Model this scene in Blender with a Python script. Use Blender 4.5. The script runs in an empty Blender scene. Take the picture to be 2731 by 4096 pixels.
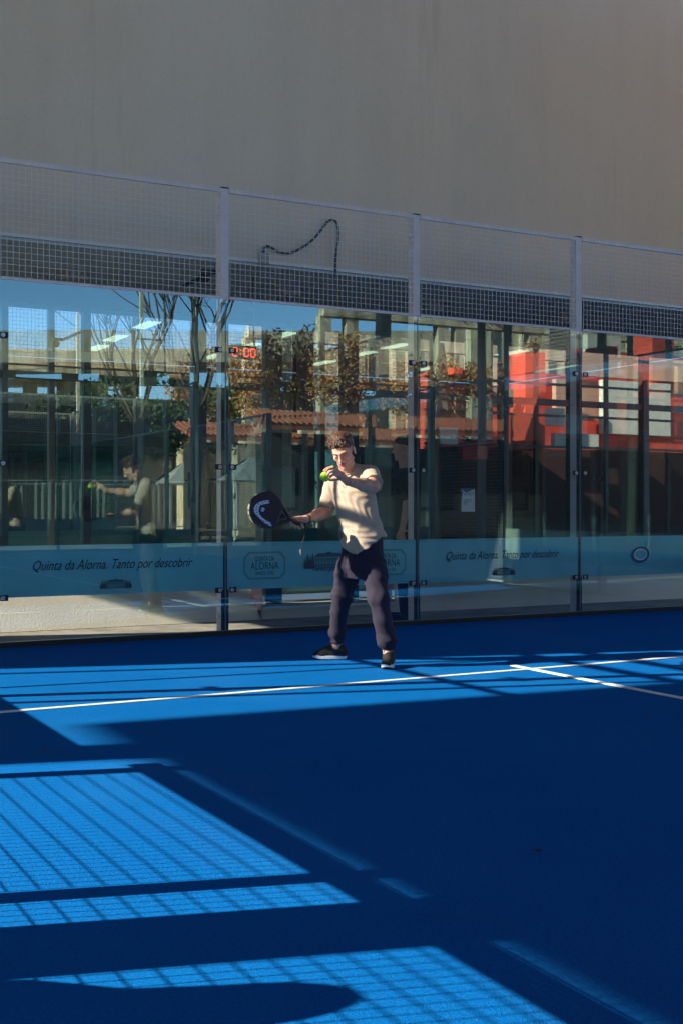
import bpy, math, random
import numpy as np
from mathutils import Matrix, Vector
random.seed(4); rng = np.random.default_rng(7)
SC = bpy.context.scene
R = math.radians

# ---------------------------------------------------------------- camera, sky, sun, exposure
cam_d = bpy.data.cameras.new('camera'); cam = bpy.data.objects.new('camera', cam_d); SC.collection.objects.link(cam)
cam.location = (-4.15, -9.73, 1.14); cam.rotation_euler = (R(90), 0, R(-28.64))
cam_d.sensor_fit = 'HORIZONTAL'; cam_d.sensor_width = 36; cam_d.lens = 36*4769/2731
cam_d.shift_y = -(2048-2025)/2731; cam_d.clip_start = 0.05; cam_d.clip_end = 2000
SC.camera = cam
SUN_EL, SUN_AZ = R(27.5), math.atan2(.287, -.958)      # direction towards the sun in the XY plane
W = bpy.data.worlds.new("World"); SC.world = W; W.use_nodes = True
wn = W.node_tree; wn.nodes.clear()
sky = wn.nodes.new('ShaderNodeTexSky'); sky.sky_type = 'NISHITA'; sky.sun_disc = False
sky.sun_elevation = SUN_EL; sky.sun_rotation = math.pi/2 - SUN_AZ; sky.air_density = 0.7; sky.dust_density = 0.0; sky.ozone_density = 3.0
bg = wn.nodes.new('ShaderNodeBackground'); bg.inputs[1].default_value = 0.11
wo = wn.nodes.new('ShaderNodeOutputWorld'); wn.links.new(sky.outputs[0], bg.inputs[0]); wn.links.new(bg.outputs[0], wo.inputs[0])
sl = bpy.data.lights.new('sun', 'SUN'); sl.energy = 4.8; sl.angle = R(0.5); sl.color = (1, .9, .76)
so = bpy.data.objects.new('sun', sl); SC.collection.objects.link(so)
sd = Vector((math.cos(SUN_EL)*math.cos(SUN_AZ), math.cos(SUN_EL)*math.sin(SUN_AZ), math.sin(SUN_EL)))
so.rotation_euler = sd.to_track_quat('Z', 'Y').to_euler(); so.location = (-20, 5, 20)
SC.view_settings.view_transform = 'Standard'; SC.view_settings.look = 'None'
SC.view_settings.exposure = 1.75; SC.view_settings.gamma = 1
cy = SC.cycles; cy.max_bounces = 14; cy.transparent_max_bounces = 40; cy.glossy_bounces = 6; cy.diffuse_bounces = 4
cy.use_denoising = True; cy.caustics_reflective = False; cy.caustics_refractive = False; cy.sample_clamp_indirect = 4
COL = SC.collection

# ---------------------------------------------------------------- materials
def nt(name):
    m = bpy.data.materials.new(name); m.use_nodes = True; t = m.node_tree; t.nodes.clear()
    o = t.nodes.new('ShaderNodeOutputMaterial'); return m, t, o
def N(t, typ, **kw):
    n = t.nodes.new(typ)
    for k, v in kw.items():
        if k.startswith('i_'): n.inputs[int(k[2:])].default_value = v
        else: setattr(n, k, v)
    return n
def noise(t, scale, detail=3, rough=.55, vec=None, stretch=None):
    tc = t.nodes.new('ShaderNodeTexCoord'); src = tc.outputs['Object']
    if stretch:
        mp = t.nodes.new('ShaderNodeMapping'); mp.inputs['Scale'].default_value = stretch
        t.links.new(src, mp.inputs[0]); src = mp.outputs[0]
    n = t.nodes.new('ShaderNodeTexNoise'); n.inputs['Scale'].default_value = scale
    n.inputs['Detail'].default_value = detail; n.inputs['Roughness'].default_value = rough
    t.links.new(src, n.inputs['Vector']); return n
def ramp(t, src, stops):
    r = t.nodes.new('ShaderNodeValToRGB'); e = r.color_ramp.elements
    while len(e) > 1: e.remove(e[-1])
    e[0].position = stops[0][0]; e[0].color = (*stops[0][1], 1)
    for p, c in stops[1:]:
        x = e.new(p); x.color = (*c, 1)
    t.links.new(src, r.inputs[0]); return r.outputs[0]
def mixc(t, fac, a, b, mode='MIX'):
    m = t.nodes.new('ShaderNodeMix'); m.data_type = 'RGBA'; m.blend_type = mode
    for s, v in ((0, fac), (6, a), (7, b)):
        if hasattr(v, 'links') or hasattr(v, 'is_linked'): t.links.new(v, m.inputs[s])
        else: m.inputs[s].default_value = v if s == 0 else (*v, 1)
    return m.outputs[2]
def pbr(name, col, rough=.6, metal=0, var=.15, scale=8, bump=0, bscale=None, spec=.5, stretch=None, detail=4, sheen=0):
    m, t, o = nt(name); p = t.nodes.new('ShaderNodeBsdfPrincipled'); t.links.new(p.outputs[0], o.inputs[0])
    n = noise(t, scale, detail, stretch=stretch)
    a = tuple(c*(1-var) for c in col); b = tuple(min(1, c*(1+var)) for c in col)
    t.links.new(ramp(t, n.outputs[0], [(.3, a), (.7, b)]), p.inputs['Base Color'])
    p.inputs['Roughness'].default_value = rough; p.inputs['Metallic'].default_value = metal
    p.inputs['Specular IOR Level'].default_value = spec
    if sheen: p.inputs['Sheen Weight'].default_value = sheen
    if bump:
        n2 = noise(t, bscale or scale*6, 3, stretch=stretch); bp = t.nodes.new('ShaderNodeBump')
        bp.inputs['Strength'].default_value = min(1, bump); bp.inputs['Distance'].default_value = .01*max(1, bump)
        t.links.new(n2.outputs[0], bp.inputs['Height']); t.links.new(bp.outputs[0], p.inputs['Normal'])
    return m
def emit(name, col, s):
    m, t, o = nt(name); e = t.nodes.new('ShaderNodeEmission'); e.inputs[0].default_value = (*col, 1); e.inputs[1].default_value = s
    t.links.new(e.outputs[0], o.inputs[0]); return m
def glass(name, tint, f0, wav=.0, wscale=1.2, gtint=(.96, 1, .99), dirt=.012):
    m, t, o = nt(name)
    lw = N(t, 'ShaderNodeLayerWeight'); lw.inputs[0].default_value = .5
    pw = N(t, 'ShaderNodeMath', operation='POWER'); pw.inputs[1].default_value = 5
    mu = N(t, 'ShaderNodeMath', operation='MULTIPLY_ADD'); mu.inputs[1].default_value = 1-f0; mu.inputs[2].default_value = f0
    t.links.new(lw.outputs['Facing'], pw.inputs[0]); t.links.new(pw.outputs[0], mu.inputs[0])
    tr = N(t, 'ShaderNodeBsdfTransparent'); tr.inputs[0].default_value = (*tint, 1)
    gl = N(t, 'ShaderNodeBsdfGlossy'); gl.inputs['Roughness'].default_value = 0.0; gl.inputs[0].default_value = (*gtint, 1)
    if wav:
        n = noise(t, wscale, 1); b = N(t, 'ShaderNodeBump'); b.inputs['Strength'].default_value = 1; b.inputs['Distance'].default_value = wav
        t.links.new(n.outputs[0], b.inputs['Height']); t.links.new(b.outputs[0], gl.inputs['Normal'])
    mx = N(t, 'ShaderNodeMixShader')
    t.links.new(mu.outputs[0], mx.inputs[0]); df = N(t, 'ShaderNodeBsdfDiffuse'); df.inputs[0].default_value = (.6, .6, .55, 1); dm = N(t, 'ShaderNodeMixShader')
    dn = noise(t, 1.6, 7, .75); t.links.new(ramp(t, dn.outputs[0], [(.45, (0, 0, 0)), (.8, (dirt, dirt, dirt))]), dm.inputs[0])
    t.links.new(tr.outputs[0], dm.inputs[1]); t.links.new(df.outputs[0], dm.inputs[2])
    t.links.new(dm.outputs[0], mx.inputs[1]); t.links.new(gl.outputs[0], mx.inputs[2])
    t.links.new(mx.outputs[0], o.inputs[0]); return m
def film(name, col, opac, gloss=.04):
    m, t, o = nt(name)
    d = N(t, 'ShaderNodeBsdfDiffuse'); d.inputs[0].default_value = (*col, 1)
    l = N(t, 'ShaderNodeBsdfTranslucent'); l.inputs[0].default_value = (*col, 1)
    tr = N(t, 'ShaderNodeBsdfTransparent'); tr.inputs[0].default_value = (.7, .85, .9, 1)
    g = N(t, 'ShaderNodeBsdfGlossy'); g.inputs['Roughness'].default_value = .05
    n = noise(t, 2.5, 4); c = ramp(t, n.outputs[0], [(.3, tuple(v*.9 for v in col)), (.7, tuple(v*1.08 for v in col))])
    t.links.new(c, d.inputs[0])
    a = N(t, 'ShaderNodeMixShader', i_0=.2); b = N(t, 'ShaderNodeMixShader', i_0=opac); c2 = N(t, 'ShaderNodeMixShader', i_0=gloss)
    t.links.new(d.outputs[0], a.inputs[1]); t.links.new(l.outputs[0], a.inputs[2])
    t.links.new(tr.outputs[0], b.inputs[1]); t.links.new(a.outputs[0], b.inputs[2])
    t.links.new(b.outputs[0], c2.inputs[1]); t.links.new(g.outputs[0], c2.inputs[2])
    t.links.new(c2.outputs[0], o.inputs[0]); return m

def mat_turf():
    m, t, o = nt('blue_turf'); p = N(t, 'ShaderNodeBsdfPrincipled'); t.links.new(p.outputs[0], o.inputs[0])
    fine = noise(t, 260, 2, .7); mid = noise(t, 85, 5, .75); big = noise(t, 1.1, 4, .5)
    c = ramp(t, fine.outputs[0], [(.28, (.0, .05, .24)), (.55, (.0, .13, .45)), (.78, (.02, .40, .84))])
    c2 = mixc(t, .45, c, ramp(t, mid.outputs[0], [(.38, (.0, .06, .27)), (.62, (.006, .22, .60))]))
    c3 = mixc(t, .35, c2, ramp(t, big.outputs[0], [(.3, (.0, .115, .40)), (.7, (.002, .155, .47))]))
    sp = noise(t, 900, 1, .5)
    f = ramp(t, sp.outputs[0], [(.72, (0, 0, 0)), (.80, (.8, .8, .8))])
    dn = noise(t, .55, 5, .62, stretch=(1, .6, 1)); sf = ramp(t, dn.outputs[0], [(.48, (0, 0, 0)), (.78, (.22, .22, .22))])
    c3 = mixc(t, sf, c3, (.07, .20, .42)); wn_ = noise(t, 3.2, 6, .7); wf = ramp(t, wn_.outputs[0], [(.58, (0, 0, 0)), (.75, (.30, .30, .30))])
    c3 = mixc(t, wf, c3, (.0, .07, .26))
    t.links.new(mixc(t, f, c3, (.2, .5, .8)), p.inputs['Base Color'])
    p.inputs['Roughness'].default_value = .95; p.inputs['Specular IOR Level'].default_value = .04
    b = N(t, 'ShaderNodeBump'); b.inputs['Strength'].default_value = .9; b.inputs['Distance'].default_value = .006
    b2 = N(t, 'ShaderNodeBump'); b2.inputs['Strength'].default_value = .6; b2.inputs['Distance'].default_value = .012
    t.links.new(mid.outputs[0], b2.inputs['Height'])
    t.links.new(fine.outputs[0], b.inputs['Height']); t.links.new(b2.outputs[0], b.inputs['Normal']); t.links.new(b.outputs[0], p.inputs['Normal'])
    return m
def mat_stucco():
    m, t, o = nt('stucco'); p = N(t, 'ShaderNodeBsdfPrincipled'); t.links.new(p.outputs[0], o.inputs[0])
    big = noise(t, .38, 7, .66); st = noise(t, 1.3, 5, .65, stretch=(1, 1, .10)); grain = noise(t, 90, 3, .6)
    c = ramp(t, big.outputs[0], [(.30, (.72, .64, .49)), (.46, (.86, .73, .54)), (.56, (.83, .67, .48)), (.70, (.95, .67, .40))])
    c = mixc(t, .55, c, ramp(t, st.outputs[0], [(.35, (.74, .65, .50)), (.5, (.82, .71, .54)), (.7, (.86, .77, .60))]))
    c = mixc(t, .22, c, ramp(t, grain.outputs[0], [(.3, (.22, .20, .16)), (.7, (.75, .69, .55))]))
    pit = noise(t, 26, 6, .75); c = mixc(t, .16, c, mixc(t, 1, c, ramp(t, pit.outputs[0], [(.34, (.62, .60, .57)), (.46, (1, 1, 1)), (.66, (1, 1, 1)), (.74, (1.1, 1.1, 1.08))]), 'MULTIPLY'))
    dr = noise(t, 3.1, 6, .7, stretch=(1, 1, .06)); c = mixc(t, .45, c, mixc(t, 1, c, ramp(t, dr.outputs[0], [(.30, (.70, .68, .64)), (.42, (1, 1, 1)), (1, (1, 1, 1))]), 'MULTIPLY'))
    tc = t.nodes.new('ShaderNodeTexCoord'); sx = N(t, 'ShaderNodeSeparateXYZ'); t.links.new(tc.outputs['Object'], sx.inputs[0])
    mr = N(t, 'ShaderNodeMapRange'); mr.inputs[1].default_value = 1; mr.inputs[2].default_value = 7; t.links.new(sx.outputs[0], mr.inputs[0])
    c = mixc(t, mr.outputs[0], c, mixc(t, 1, c, (1.14, .90, .74), 'MULTIPLY'))  # warmer light towards the right is put into the wall colour
    t.links.new(c, p.inputs['Base Color']); p.inputs['Roughness'].default_value = .95; p.inputs['Specular IOR Level'].default_value = .1
    b = N(t, 'ShaderNodeBump'); b.inputs['Strength'].default_value = .5; b.inputs['Distance'].default_value = .006
    t.links.new(grain.outputs[0], b.inputs['Height']); t.links.new(b.outputs[0], p.inputs['Normal']); return m
def mat_leaf(name, cols):
    m, t, o = nt(name); p = N(t, 'ShaderNodeBsdfPrincipled'); t.links.new(p.outputs[0], o.inputs[0])
    n = noise(t, 3.0, 4, .7); k = len(cols)
    t.links.new(ramp(t, n.outputs[0], [(.3+.4*i/(k-1), c) for i, c in enumerate(cols)]), p.inputs['Base Color'])
    p.inputs['Roughness'].default_value = .7; return m
def mat_concrete(name, a, b, streak=.25):
    m, t, o = nt(name); p = N(t, 'ShaderNodeBsdfPrincipled'); t.links.new(p.outputs[0], o.inputs[0])
    n = noise(t, 1.4, 6, .65); s = noise(t, 2.2, 5, .7, stretch=(1, 1, streak))
    c = mixc(t, .6, ramp(t, n.outputs[0], [(.3, a), (.7, b)]), ramp(t, s.outputs[0], [(.38, tuple(v*.45 for v in a)), (.6, b)]))
    t.links.new(c, p.inputs['Base Color']); p.inputs['Roughness'].default_value = .9
    bn = noise(t, 40, 4); bp = N(t, 'ShaderNodeBump'); bp.inputs['Strength'].default_value = .3; bp.inputs['Distance'].default_value = .01
    t.links.new(bn.outputs[0], bp.inputs['Height']); t.links.new(bp.outputs[0], p.inputs['Normal']); return m

M = dict(
 turf=mat_turf(), stucco=mat_stucco(),
 line=pbr('white_line', (.80, .78, .72), .8, var=.12, scale=120, bump=.6, bscale=250),
 pavement=mat_concrete('pavement', (.20, .17, .13), (.30, .26, .21), 1),
 plinth=pbr('plinth_render', (.80, .72, .57), .9, var=.08, scale=1.5, bump=.25, bscale=60),
 ground=mat_concrete('yard_ground', (.16, .155, .14), (.25, .24, .22), 1),
 soffit=pbr('soffit', (.40, .54, .58), .6, var=.12, scale=1.5),
 black=pbr('black_rubber', (.008, .009, .010), .5, var=.3, scale=30),
 blacksteel=pbr('black_steel', (.012, .014, .016), .35, var=.3, scale=10),
 steel=pbr('grey_painted_steel', (.80, .73, .70), .45, var=.10, scale=5),
 flange=pbr('pale_steel', (.75, .78, .74), .5, var=.08, scale=6),
 wire=pbr('galvanised_wire', (.80, .75, .73), .45, metal=.15, var=.12, scale=30),
 cream=pbr('cream_pole', (.62, .57, .45), .5, var=.12, scale=4),
 bolt=pbr('bolt_steel', (.55, .6, .68), .3, metal=.6, var=.2, scale=60),
 cglass=glass('court_glass', (.95, .985, .975), .105, .0006, 1.0, (.62, .96, .98)),
 fglass=glass('facade_glass', (.55, .72, .74), .26, .0004, .8),
 edge=pbr('glass_edge', (.30, .45, .45), .2, var=.1, scale=20),
 banner=film('shade_tinted_banner', (.34, .86, .90), .95),  # white frosted film; cool shade is put into its teal colour
 sidefilm=film('frosted_film', (.72, .70, .60), .93),
 wfilm=film('window_film', (.035, .085, .09), .34, .03),
 ink=pbr('banner_ink', (.012, .02, .05), .6, var=.1, scale=20),
 ink2=pbr('emblem_ink', (.03, .085, .12), .6, var=.1, scale=20),
 mull=pbr('dark_mullion', (.018, .020, .022), .4, var=.25, scale=5),
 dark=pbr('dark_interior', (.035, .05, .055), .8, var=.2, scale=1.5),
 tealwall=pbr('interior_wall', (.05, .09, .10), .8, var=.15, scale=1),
 panel=emit('ceiling_light', (1, .84, .55), .85),
 led=emit('led_red', (1, .03, .012), 1.3),
 paper=pbr('paper', (.62, .64, .66), .6, var=.05, scale=20),
 blueink=pbr('blue_print', (.03, .11, .22), .5, var=.1), redink=pbr('red_print', (.35, .05, .03), .5, var=.1),
 cable=pbr('cable', (.05, .085, .095), .5, var=.2, scale=60, bump=.8, bscale=120),
 boxgrey=pbr('plastic_grey', (.35, .35, .33), .5, var=.1),
 skin=None, lips=None,
 hair=pbr('brown_hair', (.085, .032, .016), .36, var=.5, scale=60, bump=.8, bscale=160, stretch=(1, 1, .4), spec=.5),
 shirt=pbr('taupe_cotton', (.42, .335, .245), .9, var=.06, scale=30, bump=.25, bscale=500, sheen=.1),
 pants=pbr('plum_navy_fleece', (.021, .0150, .033), .95, var=.12, scale=40, bump=.3, bscale=400),
 shoe=pbr('black_knit', (.010, .009, .008), .75, var=.3, scale=90, bump=.5, bscale=300),
 sole=pbr('white_sole', (.78, .78, .76), .6, var=.05, scale=20),
 rubber=pbr('outsole', (.02, .02, .02), .7, var=.2),
 strap=pbr('brown_band', (.09, .055, .03), .6, var=.2, scale=40),
 cord=pbr('black_cord', (.012, .011, .012), .7, var=.2, scale=60),
 ball=pbr('tennis_felt', (.42, .80, .02), .95, var=.12, scale=90, bump=.7, bscale=400, sheen=.4),
 seam=pbr('ball_seam', (.55, .75, .35), .8, var=.1),
 rface=pbr('racket_face', (.012, .017, .035), .42, var=.25, scale=20, bump=.2, bscale=300),
 rframe=pbr('racket_frame', (.010, .011, .016), .3, var=.25, scale=20),
 rimgrey=pbr('racket_rim_print', (.24, .23, .21), .4, var=.15, scale=25),
 rlogo=pbr('racket_logo', (.50, .64, .76), .5, var=.06, scale=30),
 greenshirt=pbr('dark_green_cotton', (.012, .022, .022), .9, var=.15, scale=20),
 darkpants=pbr('dark_trousers', (.015, .016, .02), .9, var=.15, scale=20),
 green=mat_leaf('shrub_leaf', [(.02, .03, .012), (.05, .075, .02), (.11, .14, .045)]),
 rust=mat_leaf('autumn_leaf', [(.16, .07, .025), (.42, .13, .03), (.48, .27, .08), (.28, .19, .09)]),
 olive=mat_leaf('olive_leaf', [(.05, .06, .02), (.11, .12, .04), (.18, .15, .06)]),
 bark=pbr('bark', (.10, .07, .05), .9, var=.3, scale=12),
 conc=mat_concrete('old_concrete', (.46, .34, .21), (.88, .70, .48), .2),
 tile=pbr('roof_tile', (.30, .085, .04), .8, var=.35, scale=9, stretch=(1, 1, 1)),
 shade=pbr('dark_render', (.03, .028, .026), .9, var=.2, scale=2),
 red=pbr('red_paint', (.76, .09, .05), .55, var=.15, scale=3),
 pink=pbr('salmon_paint', (.72, .42, .30), .6, var=.1, scale=3),
 creamwall=pbr('cream_render', (.82, .76, .64), .7, var=.08, scale=3),
 maroon=pbr('maroon_wall', (.06, .02, .016), .8, var=.2, scale=3),
 white=pbr('white_paint', (.8, .8, .74), .6, var=.08, scale=6),
 winglass=pbr('dark_window', (.02, .03, .035), .1, var=.2, scale=4),
)
def mat_skin(name, base, red):
    m, t, o = nt(name); p = N(t, 'ShaderNodeBsdfPrincipled'); t.links.new(p.outputs[0], o.inputs[0])
    n = noise(t, 22, 4, .6)
    t.links.new(ramp(t, n.outputs[0], [(.35, red), (.65, base)]), p.inputs['Base Color'])
    p.inputs['Roughness'].default_value = .55; p.inputs['Specular IOR Level'].default_value = .35
    p.inputs['Subsurface Weight'].default_value = .12; p.inputs['Subsurface Radius'].default_value = (.5, .2, .1); p.inputs['Subsurface Scale'].default_value = .012
    return m
M['skin'] = mat_skin('skin', (.62, .36, .25), (.56, .27, .18))
M['lips'] = mat_skin('lip_skin', (.42, .14, .11), (.36, .11, .09))
M['stubble'] = mat_skin('stubble_skin', (.50, .29, .21), (.42, .22, .16))

# ---------------------------------------------------------------- mesh helpers
class MB:
    def __init__(s): s.v = []; s.f = []
    def add(s, vs, fs):
        n = len(s.v); s.v += [tuple(v) for v in vs]; s.f += [tuple(i+n for i in f) for f in fs]; return s
    def box(s, x0, x1, y0, y1, z0, z1):
        return s.add([(x0,y0,z0),(x1,y0,z0),(x1,y1,z0),(x0,y1,z0),(x0,y0,z1),(x1,y0,z1),(x1,y1,z1),(x0,y1,z1)],
                     [(0,3,2,1),(4,5,6,7),(0,1,5,4),(1,2,6,5),(2,3,7,6),(3,0,4,7)])
    def cbox(s, c, d): return s.box(c[0]-d[0]/2, c[0]+d[0]/2, c[1]-d[1]/2, c[1]+d[1]/2, c[2]-d[2]/2, c[2]+d[2]/2)
    def rbox(s, x0, x1, y0, y1, z0, z1, b=.01):       # box with chamfered vertical and horizontal edges
        bm_v = []; 
        prof = [(b, 0), (0, b)]
        lv = [(z0, b), (z0+b, 0), (z1-b, 0), (z1, b)]
        for z, i in lv:
            ring = [(x0+i+b, y0+i), (x1-i-b, y0+i), (x1-i, y0+i+b), (x1-i, y1-i-b), (x1-i-b, y1-i), (x0+i+b, y1-i), (x0+i, y1-i-b), (x0+i, y0+i+b)]
            bm_v += [(x, y, z) for x, y in ring]
        fs = [tuple(range(7, -1, -1)), tuple(range(24, 32))]
        for k in range(3):
            for j in range(8): fs.append((k*8+j, k*8+(j+1) % 8, k*8+8+(j+1) % 8, k*8+8+j))
        return s.add(bm_v, fs)
    def tube(s, pts, r, n=8, cap=True):
        pts = [Vector(p) for p in pts]; rs = r if isinstance(r, (list, tuple)) else [r]*len(pts); vs = []; fs = []
        up = Vector((0, 0, 1)); 
        for i, p in enumerate(pts):
            d = (pts[min(i+1, len(pts)-1)]-pts[max(i-1, 0)]).normalized()
            if i == 0:
                a = d.cross(up if abs(d.z) < .9 else Vector((1, 0, 0))).normalized()
            else: a = (a - d*a.dot(d)).normalized()
            b = d.cross(a)
            for k in range(n):
                t = 2*math.pi*k/n; vs.append(p+(a*math.cos(t)+b*math.sin(t))*rs[i])
        for i in range(len(pts)-1):
            for k in range(n): fs.append((i*n+k, i*n+(k+1) % n, (i+1)*n+(k+1) % n, (i+1)*n+k))
        if cap: fs.append(tuple(range(n-1, -1, -1))); fs.append(tuple(range((len(pts)-1)*n, len(pts)*n)))
        return s.add(vs, fs)
    def prism(s, poly, y0, y1, axis='y'):             # poly of (a, b); extruded along axis
        n = len(poly)
        mk = {'y': lambda a, b, h: (a, h, b), 'z': lambda a, b, h: (a, b, h), 'x': lambda a, b, h: (h, a, b)}[axis]
        vs = [mk(a, b, y0) for a, b in poly]+[mk(a, b, y1) for a, b in poly]
        fs = [tuple(range(n)), tuple(range(2*n-1, n-1, -1))]+[(i, n+i, n+(i+1) % n, (i+1) % n) for i in range(n)]
        return s.add(vs, fs)
    def dome(s, c, r, h, n=20, m=6):
        vs = []; fs = []
        for j in range(m+1):
            t = math.pi/2*j/m
            for k in range(n):
                a = 2*math.pi*k/n; vs.append((c[0]+r*math.cos(t)*math.cos(a), c[1]+r*math.cos(t)*math.sin(a), c[2]+h*math.sin(t)))
        for j in range(m):
            for k in range(n): fs.append((j*n+k, j*n+(k+1) % n, (j+1)*n+(k+1) % n, (j+1)*n+k))
        return s.add(vs, fs)
    def sphere(s, c, r, n=16, m=10):
        vs = [(c[0], c[1], c[2]-r)]; fs = []
        for j in range(1, m):
            t = -math.pi/2+math.pi*j/m
            for k in range(n):
                a = 2*math.pi*k/n; vs.append((c[0]+r*math.cos(t)*math.cos(a), c[1]+r*math.cos(t)*math.sin(a), c[2]+r*math.sin(t)))
        vs.append((c[0], c[1], c[2]+r)); L = len(vs)-1
        for k in range(n):
            fs.append((0, 1+(k+1) % n, 1+k)); fs.append((L, L-n+k, L-n+(k+1) % n))
            for j in range(m-2): fs.append((1+j*n+k, 1+j*n+(k+1) % n, 1+(j+1)*n+(k+1) % n, 1+(j+1)*n+k))
        return s.add(vs, fs)
def tag(o, label=None, cat=None, group=None, kind=None):
    for k, v in (('label', label), ('category', cat), ('group', group), ('kind', kind)):
        if v: o[k] = v
    return o
def root(name, label, cat, loc=(0, 0, 0), rz=0, group=None):
    o = bpy.data.objects.new(name, None); COL.objects.link(o); o.location = loc; o.rotation_euler = (0, 0, rz)
    return tag(o, label, cat, group)
def link(name, me, parent=None, world=False, **kw):
    o = bpy.data.objects.new(name, me); COL.objects.link(o)
    if parent:
        o.parent = parent
        if world:
            chain = Matrix.Identity(4); q = parent
            while q is not None:
                chain = Matrix.LocRotScale(q.location, q.rotation_euler, q.scale) @ chain if q.parent is None else q.matrix_parent_inverse @ Matrix.LocRotScale(q.location, q.rotation_euler, q.scale) @ chain
                q = q.parent
            o.matrix_parent_inverse = chain.inverted()
    return tag(o, kw.get('label'), kw.get('cat'), kw.get('group'), kw.get('kind'))
def obj(name, mb, mat, parent=None, world=False, smooth=False, **kw):
    me = bpy.data.meshes.new(name); me.from_pydata(mb.v, [], mb.f); me.materials.append(mat); me.update()
    if smooth: me.polygons.foreach_set('use_smooth', [True]*len(me.polygons))
    return link(name, me, parent, world, **kw)

# ---------------------------------------------------------------- setting
B = MB()
obj('ground', MB().box(-60, 90, -90, -20.6, -.32, -.012).box(-60, -4.35, -20.6, 30, -.32, -.012).box(6.35, 90, -20.6, .0, -.32, -.012), M['ground'], kind='structure')
obj('court_turf', MB().box(-4.35, 6.35, -20.6, -.035, -.3, 0), M['turf'], kind='structure')
obj('walkway', MB().box(-4.35, 40, -.035, 3.2, -.3, -.004), M['pavement'], kind='structure')
L = MB()
for y in (-3.05, -16.95): L.box(-3.98, 5.98, y-.025, y+.025, .0005, .0045)
obj('service_line', L, M['line'], kind='structure')
obj('centre_line', MB().box(.975, 1.025, -17.15, -2.85, .0012, .0062), M['line'], kind='structure')

for i, (x, y, a) in enumerate(((-2.72, -4.25, .4), (.35, -4.9, 1.7), (-1.7, -6.6, 2.6), (1.02, -1.75, .9))):
    lf = MB().add([(-.018, 0, .004), (-.006, .008, .009), (.010, .007, .011), (.020, 0, .006), (.010, -.008, .010), (-.006, -.007, .008), (0, 0, .005)], [(0, 6, 1), (1, 6, 2), (2, 6, 3), (3, 6, 4), (4, 6, 5), (5, 6, 0)])
    o = obj('fallen_leaf', lf, M['strap'], label=('dry leaf on the sunlit mesh shadow near the left edge', 'dry leaf on the shaded turf right of centre', 'dry leaf on the dark band between the two sunlit patches', 'dry leaf on the turf by the wall right of the player')[i], cat='leaf', group='dry leaves on the turf')
    o.location = (x, y, .001); o.rotation_euler = (0, 0, a)
# ---------------------------------------------------------------- text helpers
def text_mesh(body, size, mat, x, z, align='LEFT', shear=0, ysurf=-.0085, sx=1, offset=0, space=1):
    cu = bpy.data.curves.new('t', 'FONT'); cu.body = body; cu.size = size; cu.align_x = align; cu.shear = shear
    cu.offset = offset; cu.space_character = space; cu.resolution_u = 4
    o = bpy.data.objects.new('t', cu); COL.objects.link(o)
    me = bpy.data.meshes.new_from_object(o.evaluated_get(bpy.context.evaluated_depsgraph_get()))
    bpy.data.objects.remove(o); bpy.data.curves.remove(cu)
    mb = MB(); mb.v = [(x+v.co.x*sx, ysurf, z+v.co.y) for v in me.vertices]; mb.f = [tuple(p.vertices) for p in me.polygons]
    bpy.data.meshes.remove(me); return mb
def merge(*ms):
    o = MB()
    for m in ms: o.add(m.v, m.f)
    return o

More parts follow.
